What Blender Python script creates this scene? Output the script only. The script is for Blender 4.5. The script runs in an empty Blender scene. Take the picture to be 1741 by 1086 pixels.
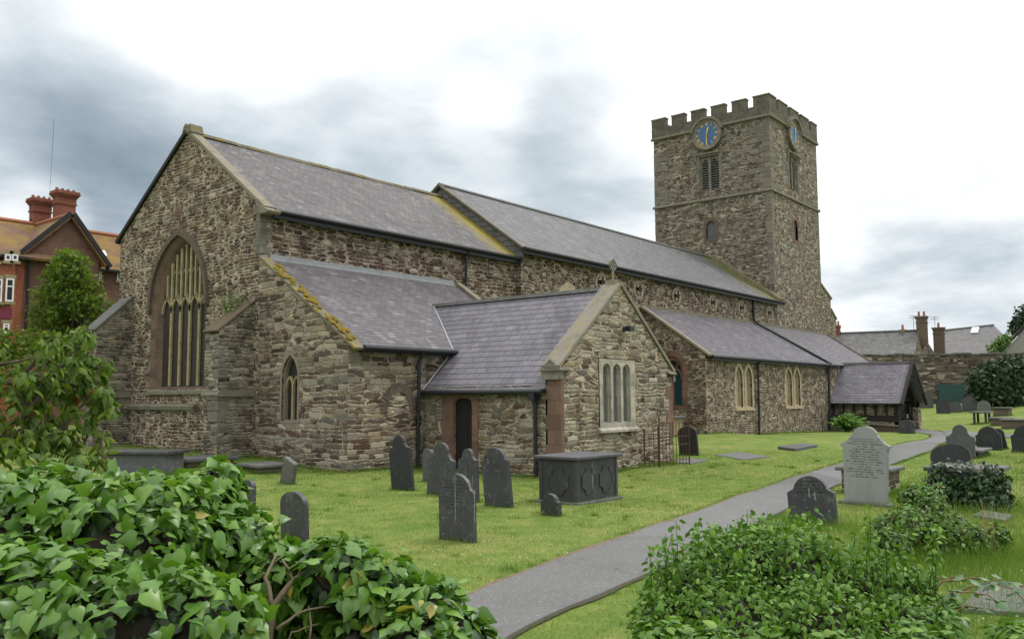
import bpy, math, random
import numpy as np
from mathutils import Vector, Matrix
from mathutils.geometry import tessellate_polygon
random.seed(7); RNG = np.random.default_rng(7)
S = bpy.context.scene; COL = S.collection; R = math.radians

# ------------------------------------------------------------------ camera
# church frame: u = west along the nave, v = south, z = up;  world X = u, Y = -v
F_PX, YAW, PITCH, ROLL = 1453.436, 0.685, 0.0901, -0.005
CAM = np.array([-15.1734, -26.8034, 2.0])
P = dict(yaw=YAW)
fw = np.array([math.cos(YAW)*math.cos(PITCH), math.sin(YAW)*math.cos(PITCH), math.sin(PITCH)])
rt = np.array([math.sin(YAW), -math.cos(YAW), 0.0]); up0 = np.cross(rt, fw)
CR = rt*math.cos(ROLL)+up0*math.sin(ROLL); CU = -rt*math.sin(ROLL)+up0*math.cos(ROLL)
cd = bpy.data.cameras.new('camera'); cam = bpy.data.objects.new('camera', cd); COL.objects.link(cam)
M3 = Matrix((CR, CU, -fw)).transposed()
cam.matrix_world = Matrix.Translation(Vector(CAM)) @ M3.to_4x4()
cd.sensor_width = 36; cd.lens = F_PX/1741*36; cd.clip_end = 5000; cd.clip_start = 0.05
S.camera = cam
# ------------------------------------------------------------------ light
S.view_settings.view_transform = 'Standard'; S.view_settings.look = 'None'
S.view_settings.exposure = 0.22; S.view_settings.gamma = 1
S.cycles.max_bounces = 6; S.cycles.transparent_max_bounces = 6
SUN_EL, SUN_AZ = R(58), R(-35)       # azimuth measured from +X in the world plane
sd = bpy.data.lights.new('sun', 'SUN'); sd.energy = 1.4; sd.angle = R(10); sd.color = (1, .965, .91)
so = bpy.data.objects.new('sun', sd); COL.objects.link(so)
sdir = Vector((math.cos(SUN_EL)*math.cos(SUN_AZ), math.cos(SUN_EL)*math.sin(SUN_AZ), math.sin(SUN_EL)))
so.rotation_euler = sdir.to_track_quat('Z', 'Y').to_euler()

# cloud masses: direction (pixel), inner/outer radius in degrees, darkness
CLOUDS = [(30,140,1,9,.20),(270,320,1,9,.30),(120,260,2,9,.26),(-250,250,5,20,.10),(540,240,2,11,.20),(700,310,1,6,.14),(400,250,2,9,.10),
          (860,70,2,9,.18),(1290,330,2,9,-.18),(1450,120,6,20,-.20),(400,60,2,8,-.22),(240,90,1,6,-.22),(70,375,.5,3.2,-.55),(1580,380,2,8,.14),(1000,330,2,6,.12),(760,120,2,7,-.18),
          (1620,520,2,8,.14),(2400,300,5,25,-.10),(960,230,1,5,.08),(820,220,1,4,-.2)]
# ------------------------------------------------------------------ node helper
class NT:
    def __init__(s, tree): s.t = tree; s.n = tree.nodes; s.l = tree.links
    def node(s, typ, ins=None, **kw):
        n = s.n.new(typ)
        for k, v in kw.items(): setattr(n, k, v)
        for k, v in (ins or {}).items():
            sk = n.inputs[k]
            if isinstance(v, bpy.types.NodeSocket): s.l.new(v, sk)
            elif isinstance(v, bpy.types.Node): s.l.new(v.outputs[0], sk)
            else:
                if hasattr(sk, 'default_value'):
                    if sk.type == 'RGBA' and len(v) == 3: v = (*v, 1)
                    sk.default_value = v
        return n
    def m(s, op, a, b=0.0, c=None, clamp=False):
        ins = {0: a, 1: b}
        if c is not None: ins[2] = c
        return s.node('ShaderNodeMath', ins, operation=op, use_clamp=clamp).outputs[0]
    def ss(s, x, lo, hi):
        return s.node('ShaderNodeMapRange', {0: x, 1: lo, 2: hi, 3: 0.0, 4: 1.0}, interpolation_type='SMOOTHSTEP').outputs[0]
    def mix(s, f, a, b, mode='MIX'):
        return s.node('ShaderNodeMix', {0: f, 6: a, 7: b}, data_type='RGBA', blend_type=mode).outputs[2]
    def noise(s, vec, scale, detail=3.0, rough=.55, out=0, dist=0.0):
        return s.node('ShaderNodeTexNoise', {'Vector': vec, 'Scale': scale, 'Detail': detail, 'Roughness': rough, 'Distortion': dist}).outputs[out]
    def ramp(s, f, stops, interp='LINEAR'):
        n = s.node('ShaderNodeValToRGB', {0: f}); cr = n.color_ramp; cr.interpolation = interp
        while len(cr.elements) < len(stops): cr.elements.new(.5)
        for e, (p, c) in zip(cr.elements, stops): e.position = p; e.color = (*c, 1)
        return n.outputs[0]
    def sep(s, v): n = s.node('ShaderNodeSeparateXYZ', {0: v}); return n.outputs
    def comb(s, x, y, z=0.0): return s.node('ShaderNodeCombineXYZ', {0: x, 1: y, 2: z}).outputs[0]

def new_mat(name, rough=.85, spec=.3):
    m = bpy.data.materials.new(name); m.use_nodes = True; t = NT(m.node_tree)
    b = t.n['Principled BSDF']; b.inputs['Roughness'].default_value = rough; b.inputs['Specular IOR Level'].default_value = spec
    return m, t, b
def bump(t, b, h, dist, strength=1.0):
    n = t.node('ShaderNodeBump', {'Height': h, 'Distance': dist, 'Strength': strength}); t.l.new(n.outputs[0], b.inputs['Normal'])
def setc(t, b, c): t.l.new(c, b.inputs['Base Color'])

# ------------------------------------------------------------------ world: NISHITA sky behind broken overcast
w = bpy.data.worlds.new('World'); S.world = w; w.use_nodes = True; t = NT(w.node_tree)
bg = t.n['Background']
sky = t.node('ShaderNodeTexSky', sky_type='NISHITA', sun_disc=False, sun_elevation=SUN_EL, sun_rotation=R(90)-SUN_AZ)
skyc = t.mix(1.0, sky.outputs[0], (.10, .10, .10), 'MULTIPLY')
gen = t.node('ShaderNodeTexCoord').outputs['Generated']
x, y, z = t.sep(gen)
zz = t.m('ADD', t.m('MAXIMUM', z, 0.0), .22)
pv = t.comb(t.m('DIVIDE', x, zz), t.m('DIVIDE', y, zz), 0.0)
n1 = t.noise(pv, 1.25, 8, .53, dist=.2)
n2 = t.noise(pv, 3.2, 8, .58, dist=.1)
nn = t.m('ADD', t.m('MULTIPLY', n1, .75), t.m('MULTIPLY', n2, .25))
def dvec(px, py):
    d = fw+CR*(px-870.5)/F_PX-CU*(py-543)/F_PX; return d/np.linalg.norm(d)
def blob(px, py, r0, r1):
    dt = t.node('ShaderNodeVectorMath', {0: gen, 1: tuple(dvec(px, py))}, operation='DOT_PRODUCT').outputs['Value']
    return t.ss(dt, math.cos(R(r1)), math.cos(R(r0)))
dark = t.m('MULTIPLY', t.m('SUBTRACT', nn, .5), 2.6)
for px, py, r0, r1, k in CLOUDS:
    dark = t.m('ADD', dark, t.m('MULTIPLY', blob(px, py, r0, r1), k*.85))
dark = t.m('MULTIPLY', t.m('ADD', dark, .47), .68)
cloud = t.ramp(dark, [(0.0, (1.30, 1.31, 1.33)), (.16, (.97, .985, 1.0)), (.32, (.78, .82, .85)), (.52, (.52, .59, .64)), (.75, (.31, .38, .44)), (1.0, (.17, .23, .29))])
cloud = t.mix(t.ss(z, .35, .75), cloud, (1.62, 1.62, 1.62))
cov = t.ss(t.noise(pv, .8, 4), .25, .4)
t.l.new(t.mix(cov, t.mix(.6, skyc, cloud), cloud), bg.inputs[0]); bg.inputs[1].default_value = 1.0
# ------------------------------------------------------------------ geometry helpers
def W(u, v, z): return Vector((u, -v, z))
def ray(px, py): return fw+CR*(px-870.5)/F_PX-CU*(py-543)/F_PX
def at_depth(px, py, d): return Vector(CAM+ray(px, py)*d)
def at_v(px, py, v): d = ray(px, py); k = (-v-CAM[1])/d[1]; p = CAM+d*k; return p[0], p[2], k      # -> u, z, depth
def at_u(px, py, u): d = ray(px, py); k = (u-CAM[0])/d[0]; p = CAM+d*k; return -p[1], p[2], k      # -> v, z, depth

class MB:
    def __init__(s): s.v = []; s.f = []; s.mi = []; s.cur = 0
    def add(s, verts, faces):
        o = len(s.v); s.v += [tuple(p) for p in verts]
        s.f += [tuple(i+o for i in f) for f in faces]; s.mi += [s.cur]*len(faces)
    def box(s, a, b):
        x0, y0, z0 = [min(p, q) for p, q in zip(a, b)]; x1, y1, z1 = [max(p, q) for p, q in zip(a, b)]
        s.add([(x0,y0,z0),(x1,y0,z0),(x1,y1,z0),(x0,y1,z0),(x0,y0,z1),(x1,y0,z1),(x1,y1,z1),(x0,y1,z1)],
              [(0,3,2,1),(4,5,6,7),(0,1,5,4),(1,2,6,5),(2,3,7,6),(3,0,4,7)])
    def boxw(s, u0, u1, v0, v1, z0, z1): s.box((u0, -v0, z0), (u1, -v1, z1))
    def poly(s, pts): s.add(pts, [tuple(range(len(pts)))])
    def prism(s, pts, ext):                     # closed outline in 3D swept by a vector; winding fixed by volume sign
        pts = [Vector(p) for p in pts]; ext = Vector(ext); n = len(pts)
        nrm = Vector((0, 0, 0))
        for i in range(n): nrm += pts[i].cross(pts[(i+1) % n])
        if nrm.dot(ext) > 0: pts = pts[::-1]
        o = len(s.v); s.v += [tuple(p) for p in pts]+[tuple(p+ext) for p in pts]
        tri = tessellate_polygon([pts])
        for a, b_, c in tri:
            q = (pts[b_]-pts[a]).cross(pts[c]-pts[a])
            if q.dot(ext) > 0: a, c = c, a
            s.f.append((o+a, o+b_, o+c)); s.f.append((o+n+c, o+n+b_, o+n+a)); s.mi += [s.cur]*2
        for i in range(n):
            j = (i+1) % n; s.f.append((o+j, o+i, o+n+i, o+n+j)); s.mi.append(s.cur)
    def tube(s, path, r, n=8, cap=True):
        path = [Vector(p) for p in path]; rr = r if hasattr(r, '__len__') else [r]*len(path); rings = []; ref = None
        o = len(s.v)
        for i, p in enumerate(path):
            d = (path[min(i+1, len(path)-1)]-path[max(i-1, 0)])
            d = d.normalized() if d.length > 1e-9 else Vector((0, 0, 1))
            if ref is None: ref = Vector((0, 0, 1)) if abs(d.z) < .9 else Vector((1, 0, 0))
            a = d.cross(ref).normalized(); b_ = a.cross(d).normalized(); ref = b_
            for k in range(n):
                an = 2*math.pi*k/n; s.v.append(tuple(p+(a*math.cos(an)+b_*math.sin(an))*rr[i]))
        for i in range(len(path)-1):
            for k in range(n):
                k2 = (k+1) % n; s.f.append((o+i*n+k, o+(i+1)*n+k, o+(i+1)*n+k2, o+i*n+k2)); s.mi.append(s.cur)
        if cap:
            e = o+(len(path)-1)*n
            s.f.append(tuple(o+k for k in range(n))); s.f.append(tuple(e+k for k in range(n))[::-1]); s.mi += [s.cur]*2
    def wall(s, outline, holes, Fm, n_out, depth, splay=None):   # flat wall with openings and reveals
        outs = [outline]+holes; loops = [[Vector((a, b_, 0)) for a, b_ in o] for o in outs]
        tri = tessellate_polygon(loops); flat = [p for lo in loops for p in lo]
        pts = [Vector(Fm(p.x, p.y)) for p in flat]; o = len(s.v); s.v += [tuple(p) for p in pts]; n_out = Vector(n_out)
        for a, b_, c in tri:
            q = (pts[b_]-pts[a]).cross(pts[c]-pts[a])
            if q.length < 1e-9: continue
            if q.dot(n_out) < 0: a, c = c, a
            s.f.append((o+a, o+b_, o+c)); s.mi.append(s.cur)
        for h in holes:
            A = [Vector(Fm(a, b_)) for a, b_ in h]; cen = sum(A, Vector())/len(A)
            B = [p-n_out*depth for p in A]
            for i in range(len(A)):
                j = (i+1) % len(A); q = (A[j]-A[i]).cross(B[i]-A[i]); mid = (A[i]+A[j])/2
                f = [A[i], A[j], B[j], B[i]]
                if q.dot(cen-mid) < 0: f = f[::-1]
                s.add(f, [(0, 1, 2, 3)])
    def ring(s, outer, inner, Fm, n_out, z0, z1):                # band between two outlines of equal count, from depth z0 to z1 (z1 proud)
        n_out = Vector(n_out); n = len(outer)
        P_ = lambda q, d: Vector(Fm(*q))+n_out*d
        for i in range(n):
            j = (i+1) % n
            def q4(a, b_, c, d_, want):
                q = (b_-a).cross(d_-a)
                f = [a, b_, c, d_] if q.dot(want) > 0 else [d_, c, b_, a]
                s.add(f, [(0, 1, 2, 3)])
            q4(P_(outer[i], z1), P_(outer[j], z1), P_(inner[j], z1), P_(inner[i], z1), n_out)
            ci = Vector(Fm(*inner[i]))-Vector(Fm(*outer[i]))
            if ci.length < 1e-6: ci = Vector(Fm(*inner[j]))-Vector(Fm(*outer[j]))
            q4(P_(inner[i], z1), P_(inner[j], z1), P_(inner[j], z0), P_(inner[i], z0), ci)
            q4(P_(outer[i], z1), P_(outer[j], z1), P_(outer[j], z0), P_(outer[i], z0), -ci)

def box_uv(me):
    nv = len(me.vertices); co = np.empty(nv*3, 'f'); me.vertices.foreach_get('co', co); co = co.reshape(-1, 3)
    npol = len(me.polygons); nr = np.empty(npol*3, 'f'); me.polygons.foreach_get('normal', nr); nr = nr.reshape(-1, 3)
    lt = np.empty(npol, 'i'); me.polygons.foreach_get('loop_total', lt)
    li = np.empty(len(me.loops), 'i'); me.loops.foreach_get('vertex_index', li)
    T = np.stack([-nr[:, 1], nr[:, 0], np.zeros(npol)], 1); L = np.linalg.norm(T, axis=1)
    flat = L < .08; T[flat] = (1, 0, 0); L[flat] = 1; T /= L[:, None]; B = np.cross(nr, T)
    lf = np.repeat(np.arange(npol), lt); pc = co[li]
    uv = np.stack([(pc*T[lf]).sum(1), (pc*B[lf]).sum(1)], 1).astype('f')
    me.uv_layers.new(name='UVMap').data.foreach_set('uv', uv.ravel())

def obj(name, mb, mat, parent=None, bevel=0, smooth=False, seg=2):
    me = bpy.data.meshes.new(name); me.from_pydata(mb.v, [], mb.f); me.update()
    mats = mat if isinstance(mat, (list, tuple)) else [mat]
    for q in mats: me.materials.append(q)
    if len(mats) > 1: me.polygons.foreach_set('material_index', mb.mi)
    box_uv(me)
    if smooth: me.polygons.foreach_set('use_smooth', [True]*len(me.polygons))
    o = bpy.data.objects.new(name, me); COL.objects.link(o)
    if parent is not None: o.parent = parent
    if bevel:
        bm = o.modifiers.new('bevel', 'BEVEL'); bm.width = bevel; bm.segments = seg; bm.limit_method = 'ANGLE'; bm.angle_limit = R(40)
    return o
def np_obj(name, V, Fc, mat, parent=None, tint=None, smooth=False, mats_idx=None, normals=None):
    me = bpy.data.meshes.new(name); V = np.ascontiguousarray(V, 'f'); Fc = np.ascontiguousarray(Fc, 'i'); k = Fc.shape[1]
    me.vertices.add(len(V)); me.vertices.foreach_set('co', V.ravel())
    me.loops.add(Fc.size); me.loops.foreach_set('vertex_index', Fc.ravel())
    me.polygons.add(len(Fc)); me.polygons.foreach_set('loop_start', np.arange(0, Fc.size, k, dtype='i'))
    me.update(calc_edges=True); me.validate()
    mats = mat if isinstance(mat, (list, tuple)) else [mat]
    for q in mats: me.materials.append(q)
    if tint is not None:
        a = me.attributes.new('tint', 'FLOAT', 'POINT'); a.data.foreach_set('value', np.ascontiguousarray(tint, 'f'))
    if smooth: me.polygons.foreach_set('use_smooth', np.ones(len(Fc), bool))
    o = bpy.data.objects.new(name, me); COL.objects.link(o)
    if parent is not None: o.parent = parent
    return o
def tag(o, label=None, cat=None, group=None, kind=None):
    if label: o['label'] = label
    if cat: o['category'] = cat
    if group: o['group'] = group
    if kind: o['kind'] = kind
    return o
def thing(name, label, cat, loc=(0, 0, 0), group=None):
    o = bpy.data.objects.new(name, None); COL.objects.link(o); o.location = loc; o.empty_display_size = .2
    return tag(o, label, cat, group)
def arch(a0, a1, b0, bs, bt, n=8, kind='point'):
    c = (a0+a1)/2; wd = (a1-a0)/2; h = bt-bs; pts = [(a0, b0), (a1, b0)]
    right = []
    for i in range(n+1):
        f = i/n
        if kind == 'point':
            Rr = (wd*wd+h*h)/(2*wd); cx = wd-Rr; am = math.atan2(h, -cx) if True else 0
            an = am*f; right.append((cx+Rr*math.cos(an), Rr*math.sin(an)))
        elif kind == 'round':
            an = math.pi/2*f; right.append((wd*math.cos(an), h*math.sin(an)))
        else:                                                   # tudor: low pointed
            an = f; right.append((wd*(1-f**2.2), h*(1-(1-f)**2.2)))
    pts += [(c+x_, bs+y_) for x_, y_ in right]
    pts += [(c-x_, bs+y_) for x_, y_ in right[::-1][1:]]
    return pts
FE = lambda u: (lambda a, b_: W(u, a, b_))       # east-facing plane: (v, z)
FS = lambda v: (lambda a, b_: W(a, v, b_))       # south-facing plane: (u, z)
NE, NS = (-1, 0, 0), (0, -1, 0)
def poly_flat(mb, outline, Fm, n_out, off=0.0):
    mb.wall(outline, [], lambda a, b_: Vector(Fm(a, b_))+Vector(n_out)*off, n_out, 0)
# ------------------------------------------------------------------ terrain
GP = np.array([(0,-4.4,.36),(0,0,.28),(-.3,4.3,.22),(0,8.66,0),(2.87,10.5,-.08),(2.87,12.9,-.14),(2.87,13.8,-.12),(8.54,13.8,-.06),(-6,18,-.12),(-1.4,12.4,-.08),(-1.3,17,-.12),
 (-5,11,.0),(-6,15,-.08),(13,12,-.06),(-.8,21.5,-.12),(2,21.6,-.08),(11,21,-.05),(17,20,0),(22,20,.05),(-9.3,21.7,-.16),(-6.7,21.5,-.16),(22.1,8.2,.2),(27.7,8.3,-.06),(38,8.3,-.24),
 (36,15,-.12),(39,12.3,-.18),(44,12.3,-.22),(27,17.7,-.05),(30,14,.0),(33,11.5,-.1),(-14,26,.2),(-10,28,.1),(-16,22,.25),(-9,10,.2),(-12,0,.4),(-10,-14,.5),(0,-20,.6),(20,30,.3),(35,25,.25),(48,22,.1),(55,20,.5),(62,22,1.1),(70,20,1.3),
 (60,10,.4),(75,10,1.2),(90,0,1.2),(90,40,1.6),(50,45,1.5),(10,40,.5),(-20,40,.3),(14,7,.05),(18,6,.15),(49,10,-.1),(70,-20,.8),(30,-30,.6),(-30,20,.3),(-40,-20,.6)], float)
def ground(X, Y):
    X = np.asarray(X, float); Y = np.asarray(Y, float)
    d2 = (X[..., None]-GP[:, 0])**2+(-Y[..., None]-GP[:, 1])**2
    wt = 1/(d2+1.2)**1.9
    zb = (wt*GP[:, 2]).sum(-1)/wt.sum(-1)
    return zb+.018*np.sin(X*1.3+.5*Y)*np.cos(Y*1.1-.4*X)
def gz(x_, y_): return float(ground(np.array([x_]), np.array([y_]))[0])
def at_ground(px, py):
    d = ray(px, py); ts = np.arange(3, 220, .25); pts = CAM+ts[:, None]*d
    below = pts[:, 2]-ground(pts[:, 0], pts[:, 1]) < 0; i = int(np.argmax(below)) if below.any() else len(ts)-1
    lo, hi = ts[max(i-1, 0)], ts[i]
    for _ in range(24):
        mid = (lo+hi)/2; p = CAM+d*mid
        if p[2] < gz(p[0], p[1]): hi = mid
        else: lo = mid
    p = CAM+d*hi; return Vector(p), hi
# ------------------------------------------------------------------ materials
def uvn(t): return t.node('ShaderNodeUVMap').outputs[0]
def posn(t): return t.node('ShaderNodeNewGeometry').outputs['Position']
def objc(t): return t.node('ShaderNodeTexCoord').outputs['Object']
def lerp3(a, b, f): return tuple(x*(1-f)+y*f for x, y in zip(a, b))

def rubble(name, ku, kv, pal, mortar, mw=.012, big=.5, blocky=.5, pale=.25, stain=.3, damp=.0, warp=.10, lc=(.56, .70)):
    """irregular masonry: variable courses of variable stones, mixed with random rubble"""
    m, t, b = new_mat(name, .9, .2); uv = uvn(t); x, y, _ = t.sep(uv)
    n_lo = t.sep(t.noise(uv, .9, 2, .5, out=1)); n_hi = t.sep(t.noise(uv, 5.5, 2, .6, out=1))
    n_md = t.sep(t.noise(uv, 2.4, 2, .5, out=1)); n_vh = t.sep(t.noise(uv, 17.0, 2, .6, out=1))
    jig = lambda base, i, a0, a1, a2, a3: t.m('ADD', base, t.m('ADD', t.m('ADD', t.m('MULTIPLY', t.m('SUBTRACT', n_lo[i], .5), a0), t.m('MULTIPLY', t.m('SUBTRACT', n_md[i], .5), a1)), t.m('ADD', t.m('MULTIPLY', t.m('SUBTRACT', n_hi[i], .5), a2), t.m('MULTIPLY', t.m('SUBTRACT', n_vh[i], .5), a3))))
    wx = jig(x, 0, .25, .12, warp, warp*.35); wy = jig(y, 1, .17, .11, warp*.62, warp*.3)
    def coursed(ku, kv, seed):
        rw = t.m('MULTIPLY', t.m('ADD', wy, seed), kv)
        re = t.node('ShaderNodeTexVoronoi', {'W': rw, 'Scale': 1.0, 'Randomness': 1.0}, voronoi_dimensions='1D', feature='DISTANCE_TO_EDGE').outputs['Distance']
        rc = t.sep(t.node('ShaderNodeTexVoronoi', {'W': rw, 'Scale': 1.0, 'Randomness': 1.0}, voronoi_dimensions='1D').outputs['Color'])
        cw = t.m('ADD', t.m('MULTIPLY', wx, t.m('MULTIPLY', ku, t.m('ADD', .6, rc[1]))), t.m('MULTIPLY', rc[0], 97.0))
        ce = t.node('ShaderNodeTexVoronoi', {'W': cw, 'Scale': 1.0, 'Randomness': .95}, voronoi_dimensions='1D', feature='DISTANCE_TO_EDGE').outputs['Distance']
        cc = t.sep(t.node('ShaderNodeTexVoronoi', {'W': cw, 'Scale': 1.0, 'Randomness': .95}, voronoi_dimensions='1D').outputs['Color'])
        return t.m('MINIMUM', t.m('DIVIDE', re, kv), t.m('DIVIDE', ce, ku)), cc
    dA, cA = coursed(ku, kv, 3.3)
    v2 = t.comb(t.m('MULTIPLY', wx, ku*big*1.0), t.m('MULTIPLY', wy, kv*big*1.1), 0.0)
    dB = t.m('DIVIDE', t.node('ShaderNodeTexVoronoi', {'Vector': v2, 'Scale': 1.0, 'Randomness': .9}, voronoi_dimensions='2D', feature='DISTANCE_TO_EDGE').outputs['Distance'], kv*big*1.1*.8)
    cB = t.sep(t.node('ShaderNodeTexVoronoi', {'Vector': v2, 'Scale': 1.0, 'Randomness': .9}, voronoi_dimensions='2D').outputs['Color'])
    sel = t.ss(t.noise(uv, .55, 2, .5), .60-.22*blocky-.02, .60-.22*blocky+.02) if 0 < blocky < 1 else t.m('ADD', blocky, 0)
    mixf = lambda a, c: t.m('ADD', t.m('MULTIPLY', a, t.m('SUBTRACT', 1.0, sel)), t.m('MULTIPLY', c, sel))
    d = mixf(dA, dB); c0 = mixf(cA[0], cB[0]); c1 = mixf(cA[1], cB[1]); c2 = mixf(cA[2], cB[2])
    fine = t.noise(uv, 26, 3, .65)
    dd = t.m('ADD', d, t.m('MULTIPLY', t.m('SUBTRACT', fine, .5), mw*1.1))
    jn = t.noise(uv, 2.1, 4, .65)
    mwv = t.m('MULTIPLY', mw, t.m('ADD', .12, t.m('MULTIPLY', t.ss(jn, .36, .66), 2.3)))
    mask = t.ss(t.m('SUBTRACT', dd, mwv), -.004, .006)
    k = len(pal); stone = t.ramp(c0, [(i/k, c) for i, c in enumerate(pal)], 'CONSTANT')
    stone = t.mix(t.m('MULTIPLY', t.ss(c2, .80-pale*.5, .92), .7), stone, PALE)
    val = t.m('ADD', .40, t.m('ADD', t.m('MULTIPLY', c1, .85), t.m('MULTIPLY', t.noise(uv, 11, 4, .7), .55)))
    stone = t.mix(1.0, stone, t.comb(val, val, val), 'MULTIPLY')
    mval = t.m('ADD', .30, t.m('ADD', t.m('MULTIPLY', t.ss(t.noise(uv, 3.4, 4, .7), .34, .58), .65), t.m('MULTIPLY', t.noise(uv, 13, 3, .7), .30)))
    mort = t.mix(1.0, mortar, t.comb(mval, mval, mval), 'MULTIPLY')
    mort = t.mix(t.m('MULTIPLY', t.ss(t.noise(uv, 4.6, 3, .7), .57, .66), .6), mort, (.045, .038, .032))     # dark shadow painted into raked-out and open joints
    c = t.mix(mask, mort, stone)
    # weathering: pale render / lichen smears and grimy patches with their own outline
    lich = t.ss(t.m('ADD', t.noise(uv, 2.0, 7, .78), t.m('MULTIPLY', t.m('SUBTRACT', c1, .5), .05)), *lc)
    c = t.mix(t.m('MULTIPLY', lich, stain), c, t.mix(t.noise(uv, 6, 2), (.41, .36, .27), (.25, .235, .18)))
    grime = t.ss(t.noise(t.comb(x, t.m('MULTIPLY', y, .55), 4.0), .75, 5, .65), .50, .72)
    c = t.mix(t.m('MULTIPLY', grime, .34), c, t.mix(1.0, c, (.5, .47, .44), 'MULTIPLY'))
    if damp:
        gr = t.m('MULTIPLY', t.ss(t.noise(uv, 1.1, 4, .7), .5, .68), damp)
        c = t.mix(gr, c, (.10, .10, .055))
    setc(t, b, c)
    h = t.m('ADD', t.m('MULTIPLY', t.ss(dd, 0.0, mw*2.6), 1.0), t.m('ADD', t.m('MULTIPLY', t.noise(uv, 16, 4, .65), .45), t.m('MULTIPLY', c1, .5)))
    bump(t, b, h, .035, .9)
    return m
PALE = (.37, .33, .255)
BR = [(.072, .050, .038), (.105, .078, .058), (.060, .046, .038), (.13, .105, .078), (.085, .060, .050), (.12, .108, .09), (.052, .044, .040), (.16, .135, .10)]
GY = [(.085, .073, .058), (.122, .105, .083), (.066, .057, .048), (.155, .136, .105), (.108, .083, .060), (.185, .165, .13), (.075, .068, .060)]
MIX = [(.10, .072, .052), (.17, .14, .10), (.075, .055, .044), (.21, .185, .14), (.13, .085, .06), (.24, .185, .115), (.09, .075, .065), (.27, .245, .195), (.12, .11, .095)]
MORT = (.43, .365, .268)
DK = [(c_[0]*1.18, c_[1]*1.06, c_[2]*.97) for c_ in BR]
M = {}
M['gable'] = rubble('gable_rubble', 3.5, 9.4, DK, MORT, .0135, big=.92, blocky=.45, pale=.06, stain=.12, warp=.10)
M['chancel'] = rubble('chancel_rubble', 2.9, 7.6, [lerp3(c_, (.05, .026, .02), .4) for c_ in DK], (.33, .28, .21), .0185, big=.9, blocky=.5, pale=.10, stain=.30, warp=.11)
M['chapel'] = rubble('chapel_rubble', 1.9, 7.4, DK[:5]+MIX, (.43, .365, .27), .0115, big=.85, blocky=.30, pale=.55, stain=.6, damp=.15, warp=.14, lc=(.51, .64))
M['vestry'] = rubble('vestry_rubble', 2.4, 8.2, DK[:4]+MIX, (.45, .39, .285), .0125, big=.85, blocky=.35, pale=.6, stain=.62, damp=.2, warp=.15, lc=(.49, .62))
M['aisle'] = rubble('aisle_rubble', 3.1, 8.6, DK[:6]+MIX[:2], (.38, .325, .24), .0135, big=.9, blocky=.5, pale=.12, stain=.4, damp=.2, warp=.14)
M['tower'] = rubble('tower_rubble', 2.7, 9.0, GY+DK[:5], (.35, .31, .23), .0135, big=.85, blocky=.35, pale=.14, stain=.22, warp=.12)
M['bwall'] = rubble('boundary_rubble', 1.6, 5.0, BR+MIX[:3], (.17, .15, .115), .015, big=.8, blocky=.6, pale=.10, stain=.4, damp=.35)
M['buttress'] = rubble('buttress_rubble', 2.6, 10.5, GY+BR[:3], (.27, .235, .185), .012, big=.8, blocky=.25, pale=.12, stain=.75, damp=.25, lc=(.48, .56))

def stone(name, base, var=.5, lichen=None, lk=.5, scale=3.0, rough=.88, blocks=None, bumpd=.012):
    m, t, b = new_mat(name, rough, .25); v = objc(t); uv = uvn(t)
    n = t.noise(v, scale, 6, .7); n2 = t.noise(v, scale*7, 4, .65)
    val = t.m('ADD', 1-var*.5, t.m('MULTIPLY', t.m('ADD', t.m('MULTIPLY', n, .7), t.m('MULTIPLY', n2, .3)), var))
    c = t.mix(1.0, base, t.comb(val, val, val), 'MULTIPLY'); h = t.m('ADD', t.m('MULTIPLY', n2, .6), t.m('MULTIPLY', n, .4))
    if blocks:
        bt = t.node('ShaderNodeTexBrick', {'Vector': uv, 'Color1': (.72, .72, .72, 1), 'Color2': (1.15, 1.1, 1.05, 1), 'Mortar': (.85, .8, .72, 1), 'Scale': 1.0, 'Mortar Size': .008,
                    'Brick Width': blocks[0], 'Row Height': blocks[1], 'Bias': 0.0})
        c = t.mix(1.0, c, bt.outputs[0], 'MULTIPLY'); h = t.m('SUBTRACT', h, t.m('MULTIPLY', bt.outputs[1], .8))
    dk = t.ss(t.noise(v, scale*.8, 5, .7), .48, .66)
    c = t.mix(t.m('MULTIPLY', dk, .45), c, t.mix(1.0, c, (.42, .42, .40), 'MULTIPLY'))
    if lichen:
        lm = t.ss(t.noise(v, scale*2.1, 5, .75), .50, .62); c = t.mix(t.m('MULTIPLY', lm, lk), c, lichen)
    setc(t, b, c); bump(t, b, h, bumpd, .8); return m
M['ashlar'] = stone('grey_ashlar', (.205, .19, .155), .8, (.15, .145, .10), .4, blocks=(.83, .37))
M['palegrey'] = stone('pale_quoin', (.17, .155, .13), .9, (.24, .22, .18), .4)
M['rustmoss'] = stone('rust_mossed_stone', (.12, .09, .065), .9, (.17, .13, .04), .7, scale=4)
M['parapet'] = stone('parapet_ashlar', (.14, .128, .104), 1.0, (.075, .068, .05), .7, blocks=(.62, .30))
M['coping'] = stone('lichened_coping', (.215, .20, .165), .8, (.30, .215, .06), .75, scale=2.6)
M['mosscoping'] = stone('mossy_coping', (.17, .155, .115), .8, (.25, .175, .012), .97, scale=2.4)
M['jambstone'] = stone('brown_jamb_stone', (.155, .108, .085), .6, (.14, .12, .095), .4, blocks=(.5, .34), scale=2.5)
M['redstone'] = stone('red_sandstone', (.19, .115, .090), .55, (.16, .13, .10), .35, blocks=(.6, .38), scale=2.5)
M['infill'] = rubble('porch_infill', 3.2, 9, GY, (.30, .27, .2), .014, big=.9, blocky=.4, pale=.4, stain=.5)
M['pinkstone'] = stone('pinkish_sandstone', (.25, .20, .165), .6, (.2, .18, .14), .4)
M['roundstone'] = stone('roundel_stone', (.37, .32, .24), .6, (.24, .21, .15), .4)
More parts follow.
